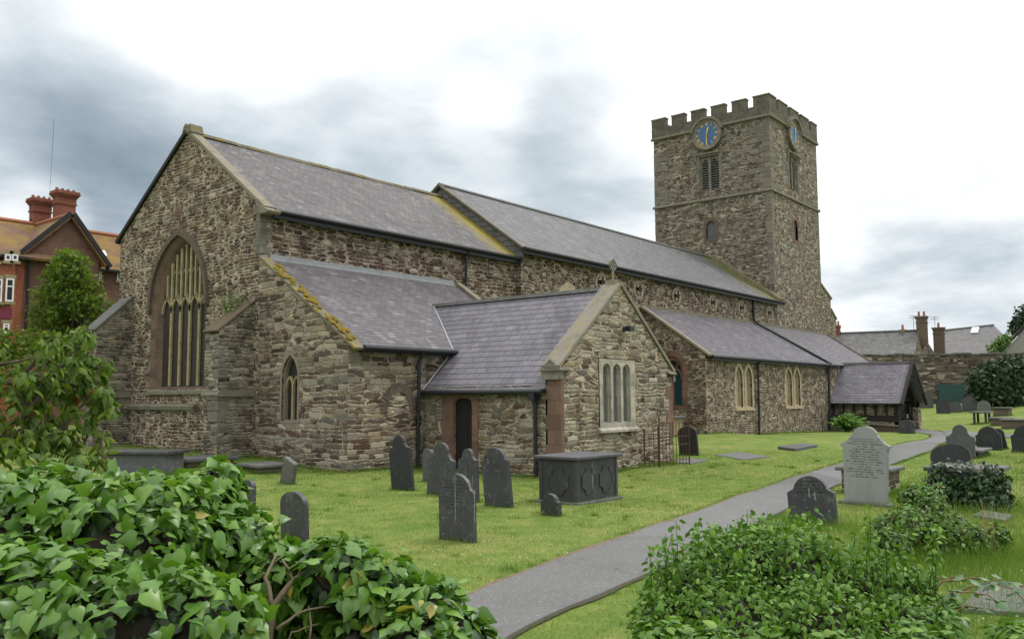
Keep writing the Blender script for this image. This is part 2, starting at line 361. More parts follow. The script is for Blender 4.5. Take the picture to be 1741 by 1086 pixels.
M['moss'] = stone('cushion_moss', (.17, .12, .012), .9, (.26, .20, .03), .8, scale=9, bumpd=.03)
M['palestone'] = stone('pale_limestone', (.40, .38, .325), .6, (.26, .24, .19), .5, blocks=(.5, .33))
M['creamstone'] = stone('cream_dressings', (.42, .35, .235), .5, (.28, .24, .16), .4)
M['tracery'] = stone('yellow_tracery', (.34, .29, .17), .55, (.15, .13, .075), .45)
M['string'] = stone('string_course', (.19, .175, .13), .7, (.12, .12, .07), .5)
M['brownvous'] = stone('brown_voussoir', (.115, .090, .070), 1.0, (.22, .2, .16), .35, scale=5)
M['slabstone'] = stone('ledger_stone', (.13, .13, .125), .6, (.19, .19, .15), .4)
M['buffstone'] = stone('buff_tombstone', (.27, .22, .125), .5, (.18, .16, .11), .4)
M['leadgrey'] = stone('lead_flashing', (.24, .25, .26), .3, rough=.5)

def slate_roof(name, base, rw=.26, rh=.20, streak=.4, moss=None, pale=(.25, .245, .24)):
    m, t, b = new_mat(name, .62, .4); uv = uvn(t); x, y, _ = t.sep(uv); pos = posn(t)
    jit = t.comb(t.m('ADD', x, t.m('MULTIPLY', t.m('SUBTRACT', t.noise(uv, .8, 1), .5), .03)), t.m('ADD', y, t.m('MULTIPLY', t.m('SUBTRACT', t.noise(uv, 1.7, 2), .5), .035)), 0.0)
    br = t.node('ShaderNodeTexBrick', {'Vector': jit, 'Color1': (0, 0, 0, 1), 'Color2': (1, 1, 1, 1), 'Mortar': (.5, .5, .5, 1), 'Scale': 1.0, 'Mortar Size': .006, 'Mortar Smooth': .2, 'Brick Width': rw, 'Row Height': rh, 'Bias': 0.0})
    tone = t.sep(br.outputs[0])[0]
    c = t.ramp(tone, [(0, lerp3(base, (0, 0, 0), .22)), (.35, base), (.75, lerp3(base, (.15, .135, .15), .3)), (1, lerp3(base, (.22, .21, .21), .30))])
    sn = t.noise(t.comb(t.m('MULTIPLY', x, 2.6), t.m('MULTIPLY', y, .35), 0.0), 1.0, 6, .7)
    c = t.mix(t.m('MULTIPLY', t.ss(sn, .50, .70), streak), c, lerp3(base, (0.02, .02, .025), .55))
    sp = t.noise(t.comb(t.m('MULTIPLY', x, 1.6), t.m('MULTIPLY', y, .8), 7.0), 1.4, 6, .75)
    c = t.mix(t.m('MULTIPLY', t.ss(sp, .50, .72), .55), c, pale)
    dn = t.noise(t.comb(t.m('ADD', t.m('MULTIPLY', x, .9), t.m('MULTIPLY', y, .45)), t.m('MULTIPLY', y, .28), 3.0), 1.5, 6, .72)
    c = t.mix(t.m('MULTIPLY', t.ss(dn, .52, .64), .5), c, t.mix(1.0, c, (.45, .44, .46), 'MULTIPLY'))
    c = t.mix(t.m('MULTIPLY', t.m('GREATER_THAN', tone, .955), .22), c, lerp3(pale, (.3, .3, .31), .5))
    spt = t.node('ShaderNodeTexVoronoi', {'Vector': uv, 'Scale': 3.2, 'Randomness': 1.0}, voronoi_dimensions='2D'); sr = t.sep(spt.outputs['Color'])
    c = t.mix(t.m('MULTIPLY', t.m('LESS_THAN', t.m('ADD', spt.outputs['Distance'], t.m('MULTIPLY', t.noise(uv, 18, 2), .10)), t.m('MULTIPLY', sr[0], .17)), t.m('MULTIPLY', sr[1], .4)), c, (.22, .215, .18))
    fr = t.m('FRACT', t.m('DIVIDE', y, rh))
    gap = t.m('MAXIMUM', br.outputs[1], t.m('SUBTRACT', 1.0, t.ss(fr, .03, .16)))
    c = t.mix(t.m('MULTIPLY', gap, .9), c, (.020, .019, .022))
    if moss:
        axis, lo, hi, col = moss; px_ = t.sep(pos)[axis]
        mk = t.m('ADD', px_, t.m('MULTIPLY', t.m('SUBTRACT', t.noise(uv, 1.3, 6, .7), .5), abs(hi-lo)*1.3))
        c = t.mix(t.m('MULTIPLY', t.ss(mk, lo, hi), .9), c, t.mix(t.noise(uv, 9, 3), col, lerp3(col, (.1, .09, .05), .6)))
    setc(t, b, c)
    h = t.m('ADD', t.m('SUBTRACT', 1.0, fr), t.m('SUBTRACT', t.m('MULTIPLY', t.noise(uv, 14, 3), .35), t.m('MULTIPLY', br.outputs[1], 1.2)))
    h = t.m('ADD', h, t.m('MULTIPLY', tone, .5)); bump(t, b, h, .018, .9)
    return m
M['slate_c'] = slate_roof('chancel_slates', (.088, .082, .080), .26, .19, .35, (0, 10.6, 12.3, (.34, .27, .012)), (.22, .21, .19))
M['slate_n'] = slate_roof('nave_slates', (.115, .113, .116), .28, .19, .3, (0, 36.4, 39.2, (.10, .13, .012)), (.24, .24, .24))
M['slate_p'] = slate_roof('chapel_slates', (.100, .090, .100), .30, .17, .45)
M['slate_v'] = slate_roof('vestry_slates', (.145, .136, .162), .42, .235, .55)
M['slate_a'] = slate_roof('aisle_slates', (.105, .096, .115), .30, .2, .4)
M['slate_far'] = slate_roof('old_town_slates', (.115, .112, .108), .4, .26, .3, None, (.22, .215, .19))

def plain(name, col, rough=.6, var=.25, scale=6, spec=.4, metal=0.0, bumpd=.004):
    m, t, b = new_mat(name, rough, spec); v = objc(t); n = t.noise(v, scale, 5, .65)
    val = t.m('ADD', 1-var/2, t.m('MULTIPLY', n, var)); setc(t, b, t.mix(1.0, col, t.comb(val, val, val), 'MULTIPLY'))
    b.inputs['Metallic'].default_value = metal; bump(t, b, n, bumpd, .5); return m
M['iron'] = plain('black_iron', (.016, .017, .022), .45, .5)
M['board'] = plain('black_board', (.014, .013, .013), .7, .5)
M['rust'] = plain('rusty_iron', (.085, .042, .025), .9, .9, 30)
M['timber'] = plain('dark_timber', (.022, .017, .014), .8, .8, 9)
M['darkdoor'] = plain('dark_door', (.011, .009, .009), .7, .6, 9)
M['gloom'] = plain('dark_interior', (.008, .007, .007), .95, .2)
M['teal'] = plain('teal_paint', (.012, .062, .062), .5, .3)
M['tealboard'] = plain('teal_board', (.030, .075, .072), .6, .3)
M['blue'] = plain('blue_clock_paint', (.045, .125, .25), .35, .15)
M['gold'] = plain('gold_leaf', (.62, .40, .13), .4, .2, metal=.35)
M['white'] = plain('white_paint', (.72, .72, .72), .5, .15)
M['maroon'] = plain('maroon_panel', (.16, .02, .045), .6, .2)
M['grey'] = plain('grey_render', (.30, .28, .25), .85, .4, 2)
M['darksoil'] = plain('dark_edge_soil', (.055, .05, .033), .95, .7, 8, bumpd=.02)
M['soil'] = plain('bare_soil', (.15, .115, .07), .95, .7, 8, bumpd=.02)
M['bark'] = plain('bark', (.085, .065, .048), .9, .8, 14, bumpd=.015)
M['stem'] = plain('woody_stem', (.17, .13, .085), .85, .7, 18, bumpd=.01)
M['terracotta'] = plain('terracotta', (.30, .12, .065), .8, .5, 6)
M['flashing_white'] = plain('white_flashing', (.30, .31, .32), .5, .3)
m, t, b = new_mat('leaded_glass', .45, .25); uv = uvn(t); x, y, _ = t.sep(uv)
gx = t.m('ABSOLUTE', t.m('SUBTRACT', t.m('FRACT', t.m('MULTIPLY', t.m('ADD', x, y), 7.0)), .5)); gy = t.m('ABSOLUTE', t.m('SUBTRACT', t.m('FRACT', t.m('MULTIPLY', t.m('SUBTRACT', x, y), 7.0)), .5))
ld = t.m('LESS_THAN', t.m('MINIMUM', gx, gy), .06)
setc(t, b, t.mix(ld, t.mix(t.noise(uv, 5, 2), (.010, .008, .007), (.050, .038, .030)), (.03, .03, .03))); bump(t, b, t.noise(uv, 9, 2), .01, .6); M['glass'] = m
m, t, b = new_mat('mesh_guard_glass', .7, .3); uv = uvn(t)
setc(t, b, t.mix(t.noise(uv, 3, 4, .6), (.075, .074, .075), (.155, .15, .145))); M['guard'] = m
m, t, b = new_mat('sash_glass', .08, .6); b.inputs['Base Color'].default_value = (.02, .024, .028, 1); M['sash'] = m

def brick(name, c1, c2, mortar):
    m, t, b = new_mat(name, .88, .2); uv = uvn(t)
    br = t.node('ShaderNodeTexBrick', {'Vector': uv, 'Color1': (*c1, 1), 'Color2': (*c2, 1), 'Mortar': (*mortar, 1), 'Scale': 1.0, 'Mortar Size': .008, 'Brick Width': .23, 'Row Height': .075, 'Bias': -.1})
    n = t.noise(uv, .9, 5, .7); val = t.m('ADD', .6, t.m('MULTIPLY', n, .8))
    setc(t, b, t.mix(1.0, br.outputs[0], t.comb(val, val, val), 'MULTIPLY')); bump(t, b, t.m('SUBTRACT', t.noise(uv, 20, 2), br.outputs[1]), .01, .7); return m
M['brick_o'] = brick('orange_brick', (.30, .10, .050), (.22, .065, .035), (.22, .13, .09))
M['brick_b'] = brick('brown_brick', (.17, .075, .05), (.11, .05, .038), (.20, .16, .13))
M['brick_c'] = brick('chimney_brick', (.25, .085, .052), (.18, .06, .042), (.17, .1, .08))
M['brick_t'] = brick('tomb_brick', (.15, .10, .07), (.10, .07, .055), (.22, .2, .17))
m, t, b = new_mat('clay_tiles', .85, .2); uv = uvn(t); x, y, _ = t.sep(uv)
br = t.node('ShaderNodeTexBrick', {'Vector': uv, 'Color1': (.18, .112, .074, 1), 'Color2': (.14, .082, .058, 1), 'Mortar': (.07, .04, .03, 1), 'Scale': 1.0, 'Mortar Size': .006, 'Brick Width': .17, 'Row Height': .11})
c = t.mix(t.m('MULTIPLY', t.ss(t.noise(uv, .45, 5, .7), .44, .60), .8), br.outputs[0], t.mix(t.noise(uv, 5, 3), (.26, .17, .025), (.20, .13, .04)))
setc(t, b, c); bump(t, b, t.m('ADD', t.m('SUBTRACT', 1.0, t.m('FRACT', t.m('DIVIDE', y, .11))), t.noise(uv, 15, 2)), .015, .8); M['tile'] = m

# headstone slate with a carved inscription (rows of cut letters, too worn to read)
def headslate(name, col=(.040, .041, .046), text=None, tcol=(.018, .018, .02), lichen=0.15, lcol=(.16, .165, .15), rough=.5, drop=None):
    m, t, b = new_mat(name, rough, .45); uv = uvn(t); x, y, _ = t.sep(uv); oi = t.node('ShaderNodeObjectInfo').outputs['Random']
    off = t.node('ShaderNodeVectorMath', {0: uv, 1: t.comb(t.m('MULTIPLY', oi, 31.0), t.m('MULTIPLY', oi, 17.0), 0.0)}, operation='ADD').outputs[0]
    n = t.noise(off, 3.0, 6, .7); st = t.noise(t.node('ShaderNodeVectorMath', {0: off, 1: (9, 1.1, 1)}, operation='MULTIPLY').outputs[0], 1.0, 5, .65)
    val = t.m('ADD', .55, t.m('ADD', t.m('MULTIPLY', n, .55), t.m('MULTIPLY', st, .4)))
    c = t.mix(1.0, col, t.comb(val, val, val), 'MULTIPLY')
    c = t.mix(t.m('MULTIPLY', t.ss(t.noise(off, 2.4, 6, .75), .54, .70), lichen*3.2), c, lcol)
    c = t.mix(t.m('MULTIPLY', t.ss(t.noise(off, 11, 5, .7), .60, .66), min(lichen*4, .9)), c, lerp3(lcol, (.3, .3, .27), .5))
    c = t.mix(t.m('MULTIPLY', t.ss(t.noise(off, 6, 4, .7), .62, .68), lichen*2.5), c, (.20, .15, .06))
    c = t.mix(t.m('MULTIPLY', t.ss(st, .56, .68), lichen*2.5), c, lerp3(lcol, (.12, .12, .12), .6))
    h = t.m('MULTIPLY', t.noise(off, 25, 3), .3)
    if text:
        y0, y1, hw, pitch = text; ry = t.m('DIVIDE', t.m('SUBTRACT', y, y0), pitch); row = t.m('FLOOR', ry); fy = t.m('FRACT', ry)
        rnd = t.node('ShaderNodeTexWhiteNoise', {'W': row}, noise_dimensions='1D').outputs['Value']
        inrow = t.m('MULTIPLY', t.m('GREATER_THAN', fy, .28), t.m('LESS_THAN', fy, .74))
        iny = t.m('MULTIPLY', t.m('GREATER_THAN', y, y0), t.m('LESS_THAN', y, y1))
        inx = t.m('LESS_THAN', t.m('ABSOLUTE', x), t.m('MULTIPLY', hw, t.m('ADD', .35, t.m('MULTIPLY', rnd, .65))))
        let = t.ss(t.noise(t.comb(t.m('MULTIPLY', x, 62.0), t.m('MULTIPLY', row, 3.7), t.m('MULTIPLY', fy, .9)), 1.0, 2, .6), .43, .52)
        word = t.m('GREATER_THAN', t.noise(t.comb(t.m('MULTIPLY', x, 9.0), t.m('MULTIPLY', row, 5.3), 0.0), 1.0, 0), .37)
        tx = t.m('MULTIPLY', t.m('MULTIPLY', t.m('MULTIPLY', inrow, iny), t.m('MULTIPLY', inx, let)), word)
        c = t.mix(t.m('MULTIPLY', tx, .85), c, tcol); h = t.m('SUBTRACT', h, tx)
    if drop:
        for dx, y0, y1, wd in drop:
            q = t.m('MULTIPLY', t.m('MULTIPLY', t.m('GREATER_THAN', y, y0), t.m('LESS_THAN', y, y1)),
                    t.m('LESS_THAN', t.m('ABSOLUTE', t.m('SUBTRACT', t.m('ADD', x, t.m('MULTIPLY', t.noise(uv, 9, 2), .012)), dx+.006)), t.m('MULTIPLY', wd, t.noise(uv, 14, 2))))
            c = t.mix(t.m('MULTIPLY', q, .7), c, (.30, .30, .29))
    setc(t, b, c); bump(t, b, h, .006, .8); return m
M['hs'] = headslate('slate_headstone')
M['hs_dark'] = headslate('black_slate_headstone', (.020, .021, .023), lichen=.06)
M['hs_grey'] = headslate('grey_slate_headstone', (.075, .078, .084), lichen=.12)

# foliage / grass
def leaf(name, c1, c2, c3, rough=.42, spec=.5, trans=.18, extra=None):
    m, t, b = new_mat(name, rough, spec)
    tn = t.node('ShaderNodeAttribute', attribute_name='tint').outputs['Fac']
    stops = [(0, c1), (.5, c2), (.88, c3)]
    if extra: stops += [(.965, c3), (.975, extra)]
    c = t.ramp(tn, stops); v = objc(t); n = t.noise(v, 30, 2); val = t.m('ADD', .8, t.m('MULTIPLY', n, .4))
    c = t.mix(1.0, c, t.comb(val, val, val), 'MULTIPLY'); setc(t, b, c)
    tr = t.node('ShaderNodeBsdfTranslucent', {'Color': t.mix(1.0, c, (1.5, 1.6, .6), 'MULTIPLY')})
    mx = t.node('ShaderNodeMixShader', {0: trans, 1: b.outputs[0], 2: tr.outputs[0]})
    t.l.new(mx.outputs[0], t.n['Material Output'].inputs[0]); return m
M['l_ivy'] = leaf('ivy_leaf', (.045, .118, .014), (.092, .200, .024), (.160, .290, .042), .36, .5, .24, (.32, .28, .06))
M['l_bush'] = leaf('nettle_leaf', (.045, .11, .013), (.09, .195, .022), (.17, .29, .036), .5, .35, .2)
M['l_ivydark'] = leaf('tomb_ivy_and_shade_leaf', (.016, .035, .013), (.030, .062, .020), (.055, .105, .028), .45, .4, .1)  # tomb ivy's own dark green; on inner leaves it paints the shade inside foliage
M['l_mound'] = leaf('mound_leaf', (.045, .10, .018), (.085, .17, .028), (.16, .24, .05), .5, .35, .2, (.20, .10, .05))
M['l_maple'] = leaf('maple_leaf', (.05, .09, .013), (.098, .155, .022), (.17, .23, .036), .6, .2, .4)
M['l_cherry'] = leaf('drooping_leaf', (.048, .10, .016), (.095, .155, .022), (.19, .25, .045), .5, .3, .35, (.20, .06, .03))
M['l_shrub'] = leaf('dark_shrub_leaf', (.012, .028, .011), (.024, .050, .018), (.042, .078, .026), .5, .35, .12)
M['l_fern'] = leaf('fern_leaf', (.07, .17, .02), (.11, .24, .03), (.16, .30, .045), .5, .3, .3)
M['l_grass'] = leaf('grass_blade', (.085, .155, .028), (.155, .212, .050), (.24, .265, .092), .6, .25, .25, (.30, .26, .13))
M['l_long'] = leaf('long_grass_blade', (.07, .15, .02), (.12, .21, .03), (.20, .24, .05), .6, .25, .25, (.32, .26, .12))
m, t, b = new_mat('lawn_turf', .95, .15); p_ = posn(t)
n1 = t.noise(p_, .35, 5, .6); n2 = t.noise(p_, 2.3, 5, .65); n3 = t.noise(p_, 22, 4, .7)
c = t.ramp(t.m('ADD', t.m('MULTIPLY', n1, .45), t.m('MULTIPLY', n2, .55)), [(.30, (.060, .12, .020)), (.42, (.11, .172, .032)), (.53, (.165, .21, .050)), (.62, (.22, .23, .072)), (.72, (.25, .235, .09))])
val = t.m('ADD', .55, t.m('MULTIPLY', n3, .9)); c = t.mix(1.0, c, t.comb(val, val, val), 'MULTIPLY'); setc(t, b, c); bump(t, b, t.m('ADD', n3, n2), .03, .8); M['lawn'] = m
m, t, b = new_mat('asphalt', .82, .35); p_ = posn(t)
n1 = t.noise(p_, .8, 5, .6); n3 = t.noise(p_, 70, 3, .7); sp = t.node('ShaderNodeTexVoronoi', {'Vector': p_, 'Scale': 55.0}).outputs['Color']
val = t.m('ADD', .62, t.m('ADD', t.m('MULTIPLY', n1, .35), t.m('MULTIPLY', n3, .4))); c = t.mix(1.0, (.128, .129, .126), t.comb(val, val, val), 'MULTIPLY')
c = t.mix(t.m('MULTIPLY', t.m('GREATER_THAN', t.sep(sp)[0], .93), .35), c, (.34, .33, .31)); c = t.mix(t.m('MULTIPLY', t.ss(t.noise(p_, 2.2, 5, .7), .55, .7), .35), c, (.085, .085, .08))
pt = t.sep(t.node('ShaderNodeTexVoronoi', {'Vector': p_, 'Scale': .22}, voronoi_dimensions='2D').outputs['Color']); pv_ = t.m('ADD', .84, t.m('MULTIPLY', pt[0], .3)); c = t.mix(1.0, c, t.comb(pv_, pv_, pv_), 'MULTIPLY')
wp_ = t.node('ShaderNodeVectorMath', {0: p_, 1: t.node('ShaderNodeTexNoise', {'Vector': p_, 'Scale': 2.0}).outputs[1]}, operation='ADD').outputs[0]
ck = t.node('ShaderNodeTexVoronoi', {'Vector': wp_, 'Scale': .55}, voronoi_dimensions='2D', feature='DISTANCE_TO_EDGE').outputs['Distance']
c = t.mix(t.m('MULTIPLY', t.m('LESS_THAN', ck, .006), t.m('MULTIPLY', t.ss(t.noise(p_, .5, 2), .42, .6), .8)), c, (.045, .048, .035))
c = t.mix(t.m('MULTIPLY', t.ss(t.noise(p_, 5.5, 6, .75), .60, .72), .5), c, (.06, .075, .03))
setc(t, b, c); bump(t, b, n3, .006, .8); M['asphalt'] = m
# ------------------------------------------------------------------ church
CH = thing('church', 'long brown stone church with slate roofs and a square battlemented clock tower', 'church', (0, 0, 0))
def cpart(name, mb, mat, parent=None, **k): return obj(name, mb, mat, parent or CH, **k)
def slab(mb, pts, th=.07):
    pts = [Vector(p) for p in pts]; n = (pts[1]-pts[0]).cross(pts[2]-pts[0]).normalized()
    if n.z < 0: n = -n
    mb.prism(pts, n*-th)
def cope_e(mb, p0, p1, u0, u1, th=.14, lift=0.0):        # coping over a raking east/west gable, (v,z) points
    d = Vector((p1[0]-p0[0], p1[1]-p0[1])); d.normalize(); n = Vector((-d.y, d.x)); n = n if n.y > 0 else -n
    q = [(p0[0]+n.x*lift, p0[1]+n.y*lift), (p1[0]+n.x*lift, p1[1]+n.y*lift), (p1[0]+n.x*(th+lift), p1[1]+n.y*(th+lift)), (p0[0]+n.x*(th+lift), p0[1]+n.y*(th+lift))]
    mb.prism([W(u0, a, b_) for a, b_ in q], (u1-u0, 0, 0))
def cope_s(mb, p0, p1, v0, v1, th=.14):                  # raking south gable, (u,z) points
    d = Vector((p1[0]-p0[0], p1[1]-p0[1])); d.normalize(); n = Vector((-d.y, d.x)); n = n if n.y > 0 else -n
    q = [p0, p1, (p1[0]+n.x*th, p1[1]+n.y*th), (p0[0]+n.x*th, p0[1]+n.y*th)]
    mb.prism([W(a, v0, b_) for a, b_ in q], (0, -(v1-v0), 0))
B0 = -.5
# east front: gable of the chancel and, flush with it, the lean-to end of the south chapel
EW = arch(-1.98, 1.50, 2.32, 5.25, 7.55, 12)            # great east window, outer order
LW = arch(5.70, 6.44, 1.34, 2.62, 3.24, 8)              # small two-light window
mb = MB()
mb.wall([(-4.42, B0), (4.42, B0), (4.42, 7.9), (.1, 11.05), (-4.42, 7.9)], [EW], FE(0), NE, .42)
mb.poly([W(0, -4.42, 7.9), W(12.5, -4.42, 7.9), W(12.5, -4.42, B0), W(0, -4.42, B0)])
cpart('chancel_gable_wall', mb, M['gable'])
mb = MB()
mb.wall([(4.42, B0), (8.66, B0), (8.66, 3.48), (4.42, 6.26)], [LW], FE(0), NE, .22)
mb.wall([(0, B0), (2.87, B0), (2.87, 3.46), (0, 3.46)], [], FS(8.66), NS, 0)
mb.wall([(2.87, 1.5), (8.93, 1.5), (8.93, 3.46), (2.87, 3.46)], [], FS(8.66), NS, 0)
mb.wall([(4.42, B0), (8.66, B0), (8.66, 3.48), (4.42, 6.26)], [], FE(8.93), (1, 0, 0), 0)
cpart('chapel_wall', mb, M['chapel'])
mb = MB(); mb.wall([(0, 5.6), (12.5, 5.6), (12.5, 7.9), (0, 7.9)], [], FS(4.42), NS, 0)
cpart('chancel_side_wall', mb, M['chancel'])
# east window: splayed red order, tracery, glass
ew = MB(); inn = arch(-1.60, 1.38, 2.40, 5.2, 7.25, 12)
mid = arch(-1.80, 1.46, 2.36, 5.22, 7.42, 12)
def loft(mb, A, dA, Bo, dB, Fm, n_out):
    n_out = Vector(n_out); n = len(A)
    for i in range(n):
        j = (i+1) % n; f = [Vector(Fm(*A[i]))+n_out*dA, Vector(Fm(*A[j]))+n_out*dA, Vector(Fm(*Bo[j]))+n_out*dB, Vector(Fm(*Bo[i]))+n_out*dB]
        q = (f[1]-f[0]).cross(f[3]-f[0]); mb.add(f if q.dot(n_out) > 0 or abs(q.dot(n_out)) < 1e-7 else f[::-1], [(0, 1, 2, 3)])
loft(ew, EW, .004, mid, -.08, FE(0), NE); loft(ew, mid, -.08, arch(-1.74, 1.43, 2.38, 5.2, 7.36, 12), -.13, FE(0), NE); loft(ew, arch(-1.74, 1.43, 2.38, 5.2, 7.36, 12), -.13, inn, -.26, FE(0), NE)
EWO = cpart('east_window', ew, M['jambstone'])
hood = MB(); ho = arch(-2.12, 1.66, 5.0, 5.25, 7.78, 12)[2:]; hi_ = arch(-1.97, 1.50, 5.0, 5.25, 7.55, 12)[2:]
for i in range(len(ho)-1):
    a, b_, c, d_ = ho[i], ho[i+1], hi_[i+1], hi_[i]
    hood.prism([W(0, *a), W(0, *b_), W(0, *c), W(0, *d_)], (-.11, 0, 0))
for vv in (-2.06, 1.6): hood.boxw(-.14, .0, vv-.10, vv+.10, 5.06, 5.28)
cpart('hood_mould', hood, M['brownvous'], EWO)
g = MB(); poly_flat(g, inn, FE(.255), NE); cpart('glass', g, M['glass'], EWO)
tr = MB(); D0, D1 = .18, .25                            # tracery bars stand in the reveal
lw_ = (1.38+1.60)/5; zh = 5.02
def bar(a, b_, wd, u0=D0, u1=D1):
    a, b_ = Vector((*a, 0)), Vector((*b_, 0)); d = (b_-a).normalized(); n = Vector((-d.y, d.x, 0))*wd/2
    tr.prism([W(u0, p.x, p.y) for p in (a-n, b_-n, b_+n, a+n)], (u1-u0, 0, 0))
def ztop(v):                                            # underside of the arch at v
    c = (-1.60+1.38)/2; wd = 1.49; h = 7.25-5.2; Rr = (wd*wd+h*h)/(2*wd); q = Rr*Rr-(abs(v-c)+Rr-wd)**2
    return 5.2+math.sqrt(max(q, 0))
for i in range(1, 5): bar((-1.60+lw_*i, 2.42), (-1.60+lw_*i, ztop(-1.60+lw_*i)-.0), .115)
for i in range(5):
    a0 = -1.60+lw_*i; prev = None
    for A, B_ in zip(arch(a0, a0+lw_, zh-.3, zh-.08, zh+.42, 5)[2:-1], arch(a0, a0+lw_, zh-.3, zh-.08, zh+.42, 5)[3:]): bar(A, B_, .075)
    c = a0+lw_/2; bar((c, zh+.38), (c, ztop(c)), .085)
    for sgn in (-1, 1):
        q = c+sgn*lw_/4
        if ztop(q) > zh+.5: bar((q, zh+.30), (c, zh+.62), .04, D0+.03)
    for zc in (6.2,):                             # cusped heads of the upper panels
        for sgn in (0, 1):
            l0 = a0+sgn*lw_/2
            if ztop(l0+.01) > zc+.3 and ztop(l0+lw_/2-.01) > zc+.3:
                bar((l0, zc), (l0+lw_/4, zc+.2), .035, D0+.04); bar((l0+lw_/4, zc+.2), (l0+lw_/2, zc), .035, D0+.04)
cpart('tracery', tr, M['tracery'], EWO)
s_ = MB(); s_.prism([W(-.10, -2.05, 2.24), W(-.10, -2.05, 2.14), W(.3, -2.05, 2.14), W(.36, -2.05, 2.44)], (0, -3.6, 0)); cpart('sill', s_, M['string'], EWO)
# little chapel window
lf = MB(); lfi = arch(5.74, 6.40, 1.37, 2.6, 3.17, 8)
lf.ring(arch(5.62, 6.52, 1.28, 2.62, 3.36, 8), LW, FE(0), NE, -.02, .012); lf.ring(LW, lfi, FE(0), NE, -.2, -.07)
LWO = cpart('chapel_window', lf, M['pinkstone'])
g = MB(); poly_flat(g, lfi, FE(.19), NE); cpart('glass', g, M['glass'], LWO)
tr = MB(); bar((6.07, 1.37), (6.07, 2.42), .06, .09, .18)
for a0, a1 in ((5.74, 6.07), (6.07, 6.40)):
    pts = arch(a0, a1, 2.2, 2.25, 2.62, 5)[2:]
    for A, B_ in zip(pts[:-1], pts[1:]): bar(A, B_, .045, .10, .18)
cpart('mullion', tr, M['tracery'], LWO)
# relieving arch of thin stones high in the gable
rv = MB()
for i in range(30):
    f = i/29; an = math.pi*(.86-.72*f); r0, r1 = 1.55, 2.02+.06*random.random(); cv_, cz = .62, 6.72
    hw = .042+.01*random.random()
    d = Vector((math.cos(an), math.sin(an))); n = Vector((-d.y, d.x))*hw
    q = [(cv_+d.x*r0-n.x, cz+d.y*r0-n.y), (cv_+d.x*r1-n.x, cz+d.y*r1-n.y), (cv_+d.x*r1+n.x, cz+d.y*r1+n.y), (cv_+d.x*r0+n.x, cz+d.y*r0+n.y)]
    rv.prism([W(.05, *p) for p in q], (-.05-.005-.006*random.random(), 0, 0))
cpart('relieving_arch', rv, M['gable'])
# string course under the window, buttresses
sc = MB(); sc.prism([W(0, -3.32, 1.83), W(-.13, -3.32, 1.74), W(-.10, -3.32, 1.62), W(0, -3.32, 1.60)], (0, -4.4, 0)); cpart('string_course', sc, M['string'])
def buttress(v0, v1, prof, cap_th, mat_cap):
    b_ = MB(); b_.prism([W(u, v0, z_) for u, z_ in prof], (0, -(v1-v0), 0)); o = cpart('buttress', b_, M['buttress'])
    c = MB(); (ua, za), (ub, zb_) = prof[2], prof[3]
    d = Vector((ub-ua, zb_-za)).normalized(); n = Vector((-d.y, d.x)); n = n if n.y > 0 else -n
    q = [(ua-d.x*.07, za-d.y*.07), (ub, zb_), (ub+n.x*cap_th, zb_+n.y*cap_th), (ua-d.x*.07+n.x*cap_th, za-d.y*.07+n.y*cap_th)]
    c.prism([W(u, v0-.03, z_) for u, z_ in q], (0, -(v1-v0+.06), 0)); cpart('weathering', c, mat_cap, o, bevel=.02)
    s2 = MB(); s2.prism([W(prof[1][0]-.09, v0-.08, 2.10), W(prof[1][0]-.02, v0-.08, 2.24), W(0, v0-.08, 2.24), W(0, v0-.08, 2.05), W(prof[1][0]-.07, v0-.08, 2.05)], (0, -(v1-v0+.16), 0)); cpart('offset_course', s2, M['string'], o)
    return o
buttress(3.50, 4.25, [(0, B0), (-1.16, B0), (-1.20, 3.98), (0, 4.92)], .07, M['rustmoss'])
buttress(-4.1, -3.3, [(0, B0), (-1.28, B0), (-1.28, 4.40), (0, 5.62)], .09, M['slabstone'])
mp = MB()                                               # patch of dressed quoins on the buttress and the chancel corner
for k in range(13):
    z0 = -.3+k*.32
    if random.random() < .75: mp.boxw(-1.208, -1.16+random.uniform(.1, .55), 4.26-random.uniform(.2, .72), 4.259, z0+.008, z0+random.uniform(.2, .312)) if z0+.32 < 3.7 else None
cpart('buttress_trim', mp, M['palegrey'], bevel=.012)
mp = MB()
for k in range(6):
    z0 = 6.42+k*.245; L_ = .25 if k % 2 else .45; mp.boxw(-.012, L_, 4.42-(.7-L_)*.8, 4.434, z0, z0+.235)
for k in range(14):
    z0 = -.2+k*.26; L_ = random.uniform(.2, .6)
    if random.random() < .4: mp.boxw(-.009, L_*.9, 8.66-random.uniform(.15, .5), 8.669, z0+.006, z0+random.uniform(.15, .25))
cpart('corner_trim', mp, M['ashlar'], bevel=.012)
# copings and roofs of chancel and chapel
cp = MB(); cope_e(cp, (4.62, 7.76), (.1, 11.06), -.04, .36, .12); cpart('gable_coping', cp, M['coping'], bevel=.02)
vb = MB(); cope_e(vb, (-4.62, 7.76), (.1, 11.06), -.10, .35, .13); cpart('verge_board', vb, M['board'])
fin = MB(); fin.prism([W(-.08, -.22, 11.02), W(-.08, .42, 11.02), W(-.08, .30, 11.36), W(-.08, .16, 11.30), W(-.08, .02, 11.42), W(-.08, -.12, 11.30)], (.5, 0, 0)); cpart('apex_stone', fin, M['mosscoping'], bevel=.04)
rf = MB(); slab(rf, [W(.42, .1, 11.08), W(12.46, .1, 11.08), W(12.46, 4.66, 7.79), W(.42, 4.66, 7.79)]); slab(rf, [W(.3, .1, 11.08), W(12.46, .1, 11.08), W(12.46, -4.66, 7.79), W(.3, -4.66, 7.79)])
cpart('chancel_roof', rf, M['slate_c'])
rt_ = MB()
